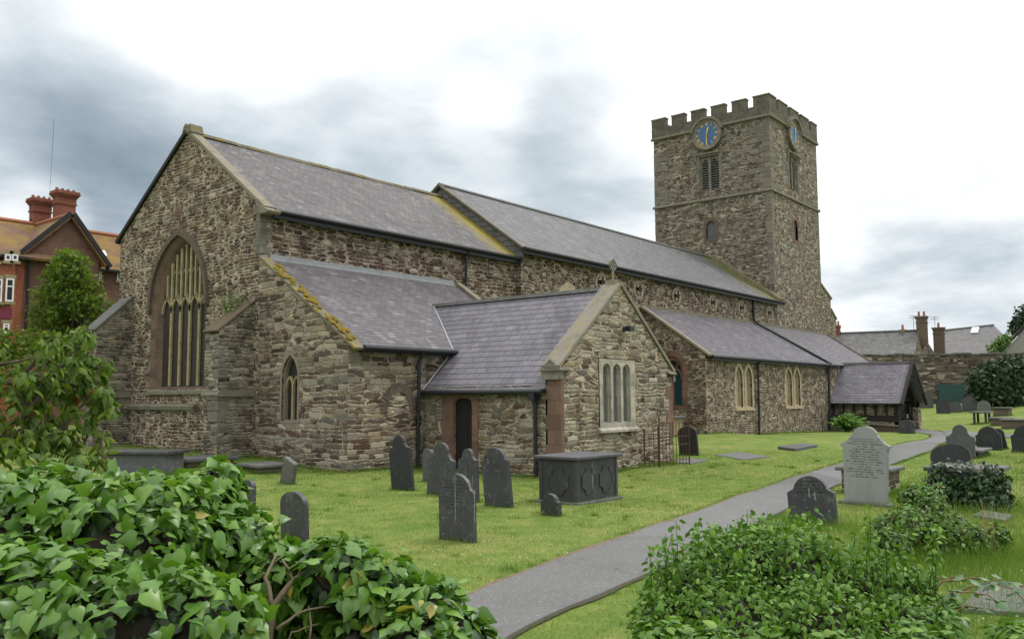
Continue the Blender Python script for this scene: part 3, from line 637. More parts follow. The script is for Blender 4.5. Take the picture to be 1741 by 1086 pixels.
for i in range(26):
    u0 = .45+i*.462; j_ = random.uniform(-.018, .014)-.03*math.sin(i/25*math.pi); rt_.prism([W(u0, .1-.16, 11.02+j_), W(u0, .1-.10, 11.13+j_), W(u0, .1, 11.17+j_), W(u0, .1+.10, 11.13+j_), W(u0, .1+.16, 11.02+j_)], (.452, 0, 0))
cpart('chancel_ridge_tile', rt_, M['mosscoping'])
kn = MB(); kn.prism([W(-.07, 4.44, 7.92), W(-.07, 4.44, 7.62), W(-.07, 4.86, 7.62), W(-.07, 4.92, 7.70)], (.5, 0, 0)); cpart('kneeler', kn, M['coping'], bevel=.02)
cp = MB(); cope_e(cp, (8.92, 3.28), (4.43, 6.26), -.03, .34, .085); cc_ = cpart('chapel_coping', cp, M['mosscoping'], bevel=.02)
ms = MB()                                               # cushions of moss along the roof side of the coping
for _ in range(70):
    f = random.random(); v_ = 4.6+(8.7-4.6)*f; u_ = random.uniform(.02, .40); z_ = 6.16-(v_-4.6)*.656+.13
    r_ = random.uniform(.03, .10); q = []
    for i in range(4):
        for j in range(8): an = j*math.pi/4; rr = r_*math.cos(i*math.pi/6)*random.uniform(.8, 1.2); q.append(W(u_+rr*1.3*math.cos(an), v_+rr*math.sin(an), z_-rr*math.sin(an)*.656+r_*.55*math.sin(i*math.pi/6)-.02))
    ms.add(q, [(i*8+j, i*8+(j+1) % 8, (i+1)*8+(j+1) % 8, (i+1)*8+j) for i in range(3) for j in range(8)]+[tuple(range(24, 32))])
cpart('moss', ms, M['moss'], cc_, smooth=True)
cp = MB(); cope_e(cp, (7.2, 4.42), (4.43, 6.26), 8.72, 9.02, .16); cpart('chapel_coping', cp, M['coping'], bevel=.02)
def pz(v): return 6.27-(v-4.42)*.6557
rf = MB(); rf.add([W(.34, 4.42, pz(4.42)+.03), W(8.75, 4.42, pz(4.42)+.03), W(8.75, 8.86, pz(8.86)+.03), W(.34, 8.86, pz(8.86)+.03),
                   W(.34, 4.42, pz(4.42)-.06), W(8.75, 4.42, pz(4.42)-.06), W(8.75, 8.86, pz(8.86)-.06), W(.34, 8.86, pz(8.86)-.06)],
                  [(3, 2, 1, 0), (4, 5, 6, 7), (3, 7, 6, 2), (0, 1, 5, 4), (0, 4, 7, 3), (1, 2, 6, 5)])
cpart('chapel_roof', rf, M['slate_p'])
fl = MB(); fl.prism([W(.36, 4.44, 6.44), W(.36, 4.44, 6.26), W(.36, 4.55, 6.22), W(.36, 4.55, 6.26), W(.36, 4.47, 6.30), W(.36, 4.46, 6.44)], (8.3, 0, 0)); cpart('lead_flashing', fl, M['leadgrey'])
# nave
mb = MB(); NW = arch(15.15, 16.6, 4.3, 5.9, 6.85, 8)
CLW = [18.56, 21.99, 25.93, 30.28, 34.18, 38.45]
circ = lambda a, b_, r, n=20: [(a+r*math.cos(2*math.pi*i/n), b_+r*math.sin(2*math.pi*i/n)) for i in range(n)]
mb.wall([(12.5, B0), (39.8, B0), (39.8, 8.36), (12.5, 8.36)], [NW]+[circ(q, 7.34, .36) for q in CLW], FS(4.69), NS, .25)
mb.wall([(4.40, B0), (4.69, B0), (4.69, 8.36), (4.40, 8.2)], [], FE(12.5), NE, 0)
mb.poly([W(12.5, -4.69, 8.36), W(39.8, -4.69, 8.36), W(39.8, -4.69, B0), W(12.5, -4.69, B0)])
cpart('nave_wall', mb, M['chancel'])
for q in CLW:
    r_ = MB(); r_.ring(circ(q, 7.34, .47), circ(q, 7.34, .335), FS(4.69), NS, -.2, .02)
    o = cpart('clerestory_window', r_, M['roundstone'])
    g = MB(); poly_flat(g, circ(q, 7.34, .34), FS(4.69), NS, -.17); cpart('glass', g, M['glass'], o)
    qf = MB()                                           # quatrefoil cusps
    for k in range(4):
        an = math.pi/4+k*math.pi/2; qf.prism([W(q+math.cos(an+dd)*rr_, 4.80, 7.34+math.sin(an+dd)*rr_) for dd, rr_ in ((-.5, .345), (0, .17), (.5, .345))], (0, .08, 0))
    cpart('quatrefoil', qf, M['roundstone'], o)
nw = MB(); nwi = arch(15.35, 16.4, 4.4, 5.85, 6.6, 8); nw.ring(arch(14.95, 16.8, 4.2, 5.95, 7.12, 8), nwi, FS(4.69), NS, -.2, .03)
NWO = cpart('nave_window', nw, M['creamstone']); g = MB(); poly_flat(g, nwi, FS(4.69), NS, -.15); cpart('glass', g, M['glass'], NWO)
qm = MB(); qm.boxw(15.83, 15.93, 4.62, 4.76, 4.4, 6.5); qm.prism([W(15.35, 4.74, 6.0), W(15.45, 4.74, 6.0), W(15.93, 4.74, 6.45), W(15.83, 4.74, 6.45)], (0, .1, 0)); qm.prism([W(16.4, 4.74, 6.0), W(16.3, 4.74, 6.0), W(15.83, 4.74, 6.45), W(15.93, 4.74, 6.45)], (0, .1, 0)); cpart('mullion', qm, M['creamstone'], NWO)
rf = MB(); slab(rf, [W(12.3, .1, 11.62), W(40.2, .1, 11.62), W(40.2, 4.98, 8.18), W(12.3, 4.98, 8.18)], .09); slab(rf, [W(12.3, .1, 11.62), W(40.2, .1, 11.62), W(40.2, -4.98, 8.18), W(12.3, -4.98, 8.18)], .09)
cpart('nave_roof', rf, M['slate_n'])
ng = MB(); ng.wall([(4.9, 7.55), (4.9, 8.13), (.1, 11.52), (-4.9, 8.13), (-4.9, 7.55)], [], FE(12.44), NE, 0); cpart('slate_hung_gable', ng, M['slate_far'])
vb = MB(); cope_e(vb, (4.98, 8.18), (.1, 11.62), 12.24, 12.40, .06, -.03); cope_e(vb, (-4.98, 8.18), (.1, 11.62), 12.24, 12.40, .06, -.03); cpart('nave_verge', vb, M['string'])
rt_ = MB()
for i in range(56):
    u0 = 12.3+i*.492; rt_.prism([W(u0, .1-.14, 11.58), W(u0, .1-.07, 11.68), W(u0, .1, 11.71), W(u0, .1+.07, 11.68), W(u0, .1+.14, 11.58)], (.482, 0, 0))
cpart('nave_ridge_tile', rt_, M['slabstone'])
cp = MB(); cope_e(cp, (5.0, 8.10), (.1, 11.58), 39.25, 39.79, .26, .02); cpart('tower_flashing', cp, M['mosscoping'])
def gutter(u0, u1, v, z_, fascia=.2):
    g_ = MB(); g_.boxw(u0, u1, v-.10, v-.02, z_-fascia, z_+.05); g_.tube([W(u0, v+.06, z_), W(u1, v+.06, z_)], .075, 8)
    return cpart('gutter', g_, M['iron'])
gutter(.3, 12.6, 4.70, 7.74); gutter(12.3, 40.3, 5.02, 8.13); gutter(.3, 4.0, 8.90, 3.36, .12)
def pipe(pts, r=.05, collars=(), shoe=None, hopper=None):
    g_ = MB(); g_.tube(pts, r, 10)
    for c in collars: g_.tube([Vector(c)+Vector((0, 0, -.05)), Vector(c)+Vector((0, 0, .05))], r*1.35, 10)
    if hopper: h = Vector(hopper); g_.boxw(h.x-.11, h.x+.11, -h.y-.08, -h.y+.10, h.z-.1, h.z+.12)
    return cpart('downpipe', g_, M['iron'])
pipe([W(9.25, 4.76, 7.72), W(9.25, 4.56, 7.45), W(9.25, 4.53, 5.4)], .055, [W(9.25, 4.55, 7.35)])
pipe([W(2.55, 8.96, 3.32), W(2.55, 8.80, 3.05), W(2.55, 8.76, -.3)], .055, [W(2.55, 8.77, 2.9), W(2.55, 8.76, 1.4)])
# blocked arch in the chapel wall
ba = MB()
for i in range(22):
    an = math.pi*(-.06+1.12*i/21); d = Vector((math.cos(an), math.sin(an))); n = Vector((-d.y, d.x))*(.038+.008*random.random()); r0, r1 = .43, .67+.05*random.random()
    q = [(1.86+d.x*r0-n.x, 1.72+d.y*r0-n.y), (1.86+d.x*r1-n.x, 1.72+d.y*r1-n.y), (1.86+d.x*r1+n.x, 1.72+d.y*r1+n.y), (1.86+d.x*r0+n.x, 1.72+d.y*r0+n.y)]
    ba.prism([W(a, 8.60, b_) for a, b_ in q], (0, -.075-.012*random.random(), 0))
cpart('blocked_arch', ba, M['brownvous'])
# ------------------------------------------------------------------ vestry
mb = MB(); DR = arch(9.86, 10.60, B0, 1.72, 2.0, 8, 'tudor')
mb.wall([(8.66, B0), (13.19, B0), (13.19, 2.3), (8.66, 2.3)], [DR], FE(2.87), NE, .14)
VW0, VW1 = 4.64, 6.56
mb.wall([(2.87, B0), (8.79, B0), (8.79, 2.75), (5.83, 5.16), (2.87, 2.75)], [[(VW0, 1.1), (VW1, 1.1), (VW1, 3.06), (VW0, 3.06)]], FS(13.69), NS, .22)
mb.wall([(2.87, 2.1), (8.79, 2.1), (8.79, 2.75), (5.83, 5.16), (2.87, 2.75)], [], FS(13.19), (0, 1, 0), 0)
mb.wall([(8.66, B0), (13.69, B0), (13.69, 2.75), (8.66, 2.3)], [], FE(8.79), (1, 0, 0), 0)
cpart('vestry_wall', mb, M['vestry'])
qn = MB()
for k in range(8):
    z0 = -.42+k*.39; L_ = .44 if k % 2 else .50
    qn.boxw(2.862, 3.0, 13.69-L_, 13.698, z0, z0+.388)
cpart('vestry_trim', qn, M['redstone'], bevel=.004)
qn = MB()
for k in range(8):
    z0 = -.42+k*.39; L_ = .2 if k % 2 else .42
    if k in (3, 4, 5, 6): qn.boxw(8.79-L_, 8.80, 13.5, 13.703, z0, z0+.383)
cpart('vestry_trim', qn, M['redstone'], bevel=.004)
ds = MB(); so_ = [(9.42, B0), (10.83, B0)]+[(10.83, .8), (10.83, 1.4), (10.83, 2.23)]+[(9.42, 2.23), (9.42, 1.4)]
ds.wall([(9.42, B0), (9.86, B0), *[q for q in DR[2:][::-1]], (10.60, B0), (10.83, B0), (10.83, 2.23), (9.42, 2.23)], [], lambda a, b_: W(2.852, a, b_), NE, 0)
loft(ds, DR, .016, arch(9.885, 10.575, B0, 1.70, 1.96, 8, 'tudor'), -.06, FE(2.87), NE)
for a_, b_ in ((9.42, 9.421), (10.829, 10.83)): ds.boxw(2.853, 2.87, a_, b_, B0, 2.23)
DO = cpart('doorway', ds, M['redstone'])
dl = MB()
for k in range(5): dl.boxw(2.985+.006*(k % 2), 3.06, 9.86+k*.15, 9.86+k*.15+.146, B0, 2.02)
cpart('door', dl, M['darkdoor'], DO)
def vz(u): return 5.13-(5.83-u)*.97
rf = MB()
slab(rf, [W(5.83, 13.2, 5.13), W(5.83, 6.12, 5.13), W(4.05, 8.70, vz(4.05)), W(2.70, 8.66, vz(2.70)), W(2.70, 13.2, vz(2.70))], .06)
slab(rf, [W(5.83, 13.2, 5.13), W(5.83, 6.12, 5.13), W(7.61, 8.70, vz(4.05)), W(8.96, 8.66, vz(2.70)), W(8.96, 13.2, vz(2.70))], .06)
cpart('vestry_roof', rf, M['slate_v'])
rt_ = MB(); rt_.prism([W(5.71, 13.2, 5.08), W(5.76, 13.2, 5.19), W(5.90, 13.2, 5.19), W(5.95, 13.2, 5.08)], (0, 7.1, 0)); cpart('vestry_ridge', rt_, M['slabstone'])
fl = MB(); fl.tube([W(5.80, 6.16, 5.15), W(4.9, 7.47, 4.32), W(4.02, 8.76, 3.45)], [.028, .03, .035], 6); fl.tube([W(4.02, 8.80, 3.45), W(2.74, 8.76, 2.22)], .02, 6); cpart('valley_flashing', fl, M['flashing_white'])
g_ = MB(); g_.boxw(2.72, 2.86, 8.72, 13.22, 2.10, 2.2); g_.tube([W(2.66, 8.72, 2.13), W(2.66, 13.22, 2.13)], .065, 8); cpart('gutter', g_, M['iron'])
pipe([W(2.68, 12.9, 2.1), W(2.78, 12.9, 1.86), W(2.80, 12.9, -.16), W(2.70, 12.9, -.22)], .052, [W(2.80, 12.9, 1.75), W(2.80, 12.9, .1)], hopper=W(2.72, 12.9, 2.0))
cp = MB(); cope_s(cp, (2.78, 2.72), (5.83, 5.18), 13.14, 13.74, .11); cope_s(cp, (8.88, 2.72), (5.83, 5.18), 13.14, 13.74, .11); cpart('vestry_coping', cp, M['coping'], bevel=.02)
for uk in (2.87, 8.79):
    kn = MB(); sg = -1 if uk < 5 else 1
    kn.boxw(uk+sg*.10, uk-sg*.02, 13.12, 13.76, 2.44, 2.70)
    kn.prism([W(uk+sg*.14, 13.08, 2.70), W(uk+sg*.14, 13.80, 2.70), W(uk+sg*.14, 13.44, 2.98)], (-sg*.5, 0, 0))
    kn.boxw(uk+sg*.14, uk-sg*.3, 13.08, 13.80, 2.66, 2.71)
    cpart('kneeler', kn, M['ashlar'], bevel=.012)
cx_ = MB(); cx_.boxw(5.71, 5.95, 13.3, 13.6, 5.18, 5.36); cx_.boxw(5.80, 5.86, 13.42, 13.48, 5.36, 5.99); cx_.boxw(5.63, 6.03, 13.42, 13.48, 5.78, 5.85)
cx_.ring(circ(5.83, 5.815, .17, 18), circ(5.83, 5.815, .125, 18), FS(13.48), NS, -.06, .0); cpart('wheel_cross', cx_, M['coping'], bevel=.01)
lights = [arch(4.84+i*.52, 4.84+i*.52+.40, 1.26, 2.70, 2.92, 8, 'round') for i in range(3)]
vw = MB(); vw.wall([(VW0+.02, 1.1), (VW1-.02, 1.1), (VW1-.02, 3.04), (VW0+.02, 3.04)], lights, FS(13.705), NS, .16)
for i in range(3): vw.ring(lights[i], arch(4.88+i*.52, 4.88+i*.52+.32, 1.28, 2.68, 2.86, 8, 'round'), FS(13.69), NS, -.14, -.06)
vw.boxw(VW0+.02, VW1-.02, 13.6, 13.706, 1.1, 1.101)
VWO = cpart('vestry_window', vw, M['palestone'])
for i in range(3): g = MB(); poly_flat(g, arch(4.86+i*.52, 4.86+i*.52+.36, 1.27, 2.69, 2.9, 8, 'round'), FS(13.69), NS, -.12); cpart('glass', g, M['guard'], VWO)
s_ = MB(); s_.prism([W(VW0-.06, 13.80, 1.0), W(VW0-.06, 13.80, 1.06), W(VW0-.06, 13.68, 1.14), W(VW0-.06, 13.68, 1.0)], (2.04, 0, 0)); cpart('sill', s_, M['palestone'], VWO)
lm = MB(); lm.boxw(5.93, 6.03, 13.69, 13.75, 3.86, 4.0); lm.tube([W(5.98, 13.72, 3.93), W(5.98, 13.86, 3.95)], .02, 6); lm.prism([W(5.86, 13.84, 3.86), W(6.10, 13.84, 3.86), W(6.13, 13.84, 4.0), W(5.83, 13.84, 4.0)], (0, -.14, 0)); cpart('flood_lamp', lm, M['iron'])
# ------------------------------------------------------------------ south aisle
mb = MB(); AW = arch(5.80, 7.0, 1.48, 3.25, 3.95, 8)
LAN = [(25.28, 26.36), (26.44, 27.52), (31.80, 32.98), (33.06, 34.24)]
mb.wall([(4.69, B0), (8.19, B0), (8.19, 4.03), (4.69, 6.42)], [AW], FE(22.11), NE, .3)
mb.wall([(22.11, B0), (49, B0), (49, 4.03), (22.11, 4.03)], [arch(a+.16, b_-.16, 1.42, 2.85, 3.48, 8) for a, b_ in LAN], FS(8.19), NS, .28)
mb.wall([(4.69, B0), (8.19, B0), (8.19, 4.03), (4.69, 6.42)], [], FE(49), (1, 0, 0), 0)
cpart('aisle_wall', mb, M['aisle'])
for a, b_ in LAN:
    f_ = MB(); f_.ring(arch(a, b_, 1.36, 2.86, 3.74, 8), arch(a+.16, b_-.16, 1.42, 2.85, 3.48, 8), FS(8.19), NS, -.02, .015)
    f_.ring(arch(a+.16, b_-.16, 1.42, 2.85, 3.48, 8), arch(a+.24, b_-.24, 1.48, 2.82, 3.36, 8), FS(8.19), NS, -.26, -.1); f_.boxw(a-.02, b_+.02, 8.15, 8.26, 1.24, 1.36)
    for k in range(7):                                  # toothed quoins of the surround
        if k % 2: f_.boxw(a-.10, a+.02, 8.16, 8.203, 1.4+k*.21, 1.6+k*.21); f_.boxw(b_-.02, b_+.08, 8.16, 8.203, 1.4+k*.21, 1.6+k*.21)
    o = cpart('lancet_window', f_, M['creamstone'])
    g = MB(); poly_flat(g, arch(a+.2, b_-.2, 1.44, 2.83, 3.42, 8), FS(8.19), NS, -.20); cpart('blind_panel', g, M['creamstone'], o)
awf = MB(); awi = arch(5.93, 6.87, 1.55, 3.2, 3.75, 8); awf.ring(arch(5.58, 7.22, 1.36, 3.3, 4.22, 8), AW, FE(22.11), NE, -.02, .02); awf.ring(AW, awi, FE(22.11), NE, -.25, -.08)
AWO = cpart('aisle_window', awf, M['redstone']); tr = MB(); bar((6.40, 1.55), (6.40, 3.0), .09, 22.2, 22.34)
for a0, a1 in ((5.93, 6.40), (6.40, 6.87)):
    pts = arch(a0, a1, 2.7, 2.85, 3.3, 5)[2:]
    for A, B_ in zip(pts[:-1], pts[1:]): bar(A, B_, .07, 22.2, 22.34)
bar((6.40, 3.0), (6.12, 3.55), .06, 22.2, 22.34); bar((6.40, 3.0), (6.68, 3.55), .06, 22.2, 22.34)
cpart('tracery', tr, M['redstone'], AWO)
lv = MB()
for k in range(24): lv.prism([W(22.30, 5.93, 1.56+k*.072), W(22.31, 5.93, 1.552+k*.072), W(22.36, 5.93, 1.61+k*.072), W(22.35, 5.93, 1.625+k*.072)], (0, -.94, 0))
cpart('shutter', lv, M['teal'], AWO); g = MB(); poly_flat(g, awi, FE(22.345), NE); cpart('glass', g, M['glass'], AWO)
def az(v): return 6.50-(v-4.69)*.693
rf = MB(); slab(rf, [W(22.3, 4.69, az(4.69)), W(49.0, 4.69, az(4.69)), W(49.0, 8.42, az(8.42)), W(22.3, 8.42, az(8.42))], .07); cpart('aisle_roof', rf, M['slate_a'])
cp = MB(); cope_e(cp, (8.42, az(8.42)-.06), (4.7, 6.44), 22.02, 22.36, .12); cpart('aisle_coping', cp, M['coping'], bevel=.015)
cp = MB(); cope_e(cp, (8.46, az(8.46)-.06), (4.7, 6.44), 48.85, 49.15, .12); cpart('aisle_coping', cp, M['brownvous'], bevel=.015)
fl = MB(); fl.boxw(22.3, 49, 4.69, 4.76, 6.46, 6.60); cpart('lead_flashing', fl, M['string'])
gutter(22.3, 40, 8.44, 3.86, .16)
pipe([W(27.9, 8.5, 3.82), W(27.9, 8.33, 3.6), W(27.9, 8.28, -.3)], .058, [W(27.9, 8.29, 3.5), W(27.9, 8.28, 1.8)], hopper=W(27.9, 8.36, 3.72))
pipe([W(35.7, 4.92, 8.08), W(35.7, 4.80, 7.85), W(35.7, 4.80, 6.7), W(35.95, 4.95, 6.48), W(38.45, 8.30, az(8.30)+.08), W(38.5, 8.52, 3.98), W(38.5, 8.36, 3.66), W(38.5, 8.31, -.4)], .075, [W(35.7, 4.8, 7.7), W(38.5, 8.33, 3.5), W(38.5, 8.31, 1.9)], hopper=W(38.5, 8.42, 3.82))
# ------------------------------------------------------------------ tower
U0, U1, V0, V1 = 39.8, 48.72, -4.39, 4.53
ES, EP, ET, EC = 15.85, 21.0, 22.50, 21.76
TBE = [(-.74, 16.52), (.78, 16.52), (.78, 18.98), (-.74, 18.98)]; TBS = [(43.15, 16.55), (44.75, 16.55), (44.75, 19.0), (43.15, 19.0)]
TWE = arch(-.30, .40, 13.02, 13.9, 14.28, 6, 'round'); TWS = arch(43.65, 44.35, 12.95, 13.95, 14.4, 6, 'round')
mb = MB()
mb.wall([(V0, B0), (V1, B0), (V1, EP), (V0, EP)], [TBE, TWE], FE(U0), NE, .4)
mb.wall([(U0, B0), (U1, B0), (U1, EP), (U0, EP)], [TBS, TWS], FS(V1), NS, .4)
mb.wall([(V0, B0), (V1, B0), (V1, EP), (V0, EP)], [], FE(U1), (1, 0, 0), 0)
mb.wall([(U0, B0), (U1, B0), (U1, EP), (U0, EP)], [], FS(V0), (0, 1, 0), 0)
mb.poly([W(U0, V0, 20.6), W(U0, V1, 20.6), W(U1, V1, 20.6), W(U1, V0, 20.6)])
cpart('tower_wall', mb, M['tower'])
pp = MB(); o_, th = .09, .42
for (a0, a1, b0, b1) in ((U0-o_, U0-o_+th, V0-o_, V1+o_), (U1+o_-th, U1+o_, V0-o_, V1+o_), (U0-o_+th, U1+o_-th, V0-o_, V0-o_+th), (U0-o_+th, U1+o_-th, V1+o_-th, V1+o_)):
    pp.boxw(a0, a1, b0, b1, EP+.1, EC)
def merlons(n, first, gap, L0, L1):
    tot = L1-L0; wd = (tot-2*first-(n-1)*gap)/(n-2); q = [L0]; out = [(L0, L0+first)]; c = L0+first+gap
    for _ in range(n-2): out.append((c, c+wd)); c += wd+gap
    out.append((L1-first, L1)); return out
me_, ms_ = merlons(6, 1.15, .52, V0-o_, V1+o_), merlons(5, 1.25, .42, U0-o_, U1+o_)
capm = MB()
for i, (a, b_) in enumerate(me_):
    for ua, ub in ((U0-o_, U0-o_+th), (U1+o_-th, U1+o_)):
        pp.boxw(ua+.001, ub-.001, a+.001, b_-.001, EC-.01, ET-.1); capm.boxw(ua-.04, ub+.04, a-.04, b_+.04, ET-.1, ET)
for i, (a, b_) in enumerate(ms_):
    for va, vb_ in ((V1+o_-th, V1+o_), (V0-o_, V0-o_+th)):
        aa, bb = (a+th+.002 if i == 0 else a), (b_-th-.002 if i == 4 else b_)
        pp.boxw(aa, bb, va+.002, vb_-.002, EC-.01, ET-.1); capm.boxw(aa-(.04 if i else -.05), bb+(.04 if i < 4 else -.05), va-.042, vb_+.042, ET-.1, ET+.002)
cpart('parapet', pp, M['parapet']); cpart('merlon_cap', capm, M['string'], bevel=.015)
st = MB()
for z0, pr_ in ((ES, .12), (EP, .16)):
    for q in range(4):
        if q == 0: st.prism([W(U0, V0-pr_, z0+.10), W(U0-pr_, V0-pr_, z0), W(U0-pr_, V0-pr_, z0-.09), W(U0, V0-pr_, z0-.13)], (0, -(V1-V0+2*pr_), 0))
        if q == 1: st.prism([W(U0-pr_+.002, V1, z0+.10), W(U0-pr_+.002, V1+pr_, z0), W(U0-pr_+.002, V1+pr_, z0-.09), W(U0-pr_+.002, V1, z0-.13)], (U1-U0+2*pr_-.004, 0, 0))
        if q == 2: st.prism([W(U1, V0-pr_, z0+.10), W(U1+pr_, V0-pr_, z0), W(U1+pr_, V0-pr_, z0-.09), W(U1, V0-pr_, z0-.13)], (0, -(V1-V0+2*pr_), 0))
st.boxw(U0-o_-.001, U1+o_+.001, V0-o_-.001, V1+o_+.001, EP+.04, EP+.11)
cpart('string_molding', st, M['string'])
tq = MB(); z0 = 9.4; k = 0
while z0 < EP-.3:
    h = random.uniform(.30, .46) if z0 > ES else random.uniform(.22, .36); big_ = z0 > ES
    a = random.uniform(.9, 1.5) if k % 2 and big_ else random.uniform(.4, .75) if big_ else random.uniform(.25, .5); b_ = random.uniform(.9, 1.5) if not k % 2 and big_ else random.uniform(.35, .7) if big_ else random.uniform(.25, .5)
    h = min(h, EP-.15-z0) if z0 > ES else (min(h, ES-.14-z0) if z0+h > ES-.14 and z0 < ES-.16 else h)
    if h > .08:
        tq.boxw(U0-.014, U0+b_, V1-a, V1+.014, z0+.006, z0+h-.006)
        if random.random() < .8: tq.boxw(U0-.012, U0+.1, V0-.012, V0+a*.8, z0+.006, z0+h-.006)
        if random.random() < .7: tq.boxw(U1-b_*.8, U1+.012, V1-.1, V1+.012, z0+.006, z0+h-.006)
    z0 += max(h, .09); k += 1
for _ in range(46):                                     # odd pale squared stones let into the upper stage
    z0 = random.uniform(16.1, 20.5); h = random.uniform(.18, .36)
    if random.random() < .6:
        a = random.uniform(V0+.6, V1-1.8); L_ = random.uniform(.3, .85)
        if not (-1.9 < a < 1.1): tq.boxw(U0-.018-.004*random.random(), U0+.05, a, a+L_, z0, z0+h)
    else:
        a = random.uniform(U0+.9, U1-1.6); L_ = random.uniform(.3, .8)
        if not (41.9 < a < 45.1): tq.boxw(a, a+L_, V1-.05, V1+.017+.004*random.random(), z0, z0+h)
cpart('tower_trim', tq, M['ashlar'], bevel=.01)
# belfry windows with louvres
def belfry(Fm, n_out, h, lo):
    a0, a1, b0, b1 = h[0][0], h[1][0], h[0][1], h[2][1]
    f_ = MB(); f_.ring([(a0-.22, b0-.02), (a1+.22, b0-.02), (a1+.22, b1+.12), (a0-.22, b1+.12)], h, Fm, n_out, -.02, .015)
    inn_ = [(a0+.14, b0+.05), (a1-.14, b0+.05), (a1-.14, b1-.12), (a0+.14, b1-.12)]; loft(f_, h, .0, inn_, -.28, Fm, n_out)
    o = cpart('belfry_window', f_, M['ashlar']); n_ = Vector(n_out)
    q = MB(); c = (a0+a1)/2
    def bx(a, b_, z_0, z_1, d0, d1): q.prism([Vector(Fm(a, z_0))-n_*d0, Vector(Fm(b_, z_0))-n_*d0, Vector(Fm(b_, z_1))-n_*d0, Vector(Fm(a, z_1))-n_*d0], -n_*(d1-d0))
    bx(c-.09, c+.09, b0+.02, b1-.02, .10, .32); bx(a0+.1, a1-.1, b1-.24, b1, .16, .32)
    for s0, s1 in ((a0+.14, c-.09), (c+.09, a1-.14)):
        w_ = s1-s0; m_ = (s0+s1)/2
        for sa, sb in ((s0, s0+w_*.3), (s1-w_*.3, s1)):
            q.prism([Vector(Fm(sa, b1-.24))-n_*.18, Vector(Fm(sb, b1-.24))-n_*.18, Vector(Fm(s0 if sa == s0 else s1, b1-.5))-n_*.18], -n_*.1)
    cpart('mullion', q, M['ashlar'], o)
    q = MB(); bx(a0-.34, a1+.34, b1+.12, b1+.24, -.13, .0); bx(a0-.34, a0-.2, b1-.3, b1+.12, -.11, .0); bx(a1+.2, a1+.34, b1-.3, b1+.12, -.11, .0); cpart('label_mould', q, M['string'], o)
    q = MB(); k = 0; z_ = b0+.08
    while z_ < b1-.3:
        for s0, s1 in ((a0+.12, c-.08), (c+.08, a1-.12)):
            A = [Vector(Fm(s0, z_))-n_*.22, Vector(Fm(s0, z_+.045))-n_*.20, Vector(Fm(s0, z_+.17))-n_*.36, Vector(Fm(s0, z_+.13))-n_*.38]
            q.prism(A, Vector(Fm(s1, z_))-Vector(Fm(s0, z_)))
        z_ += .178
    cpart('louvre', q, M['slabstone'] if lo else M['timber'], o)
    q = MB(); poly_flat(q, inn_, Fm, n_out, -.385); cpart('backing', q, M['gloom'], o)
belfry(FE(U0), NE, TBE, True); belfry(FS(V1), NS, TBS, True)
for hole, Fm, n_out, a0, a1, zz0, zz1, zz2 in ((TWE, FE(U0), NE, -.30, .40, 13.02, 13.9, 14.28), (TWS, FS(V1), NS, 43.65, 44.35, 12.95, 13.95, 14.4)):
    f_ = MB(); f_.ring(arch(a0-.24, a1+.24, zz0-.18, zz1, zz2+.26, 6, 'round'), hole, Fm, n_out, -.3, .015); o = cpart('slit_window', f_, M['brownvous'] if n_out == NE else M['redstone'])
    q = MB(); poly_flat(q, hole, Fm, n_out, -.14); cpart('glass', q, M['guard'], o)
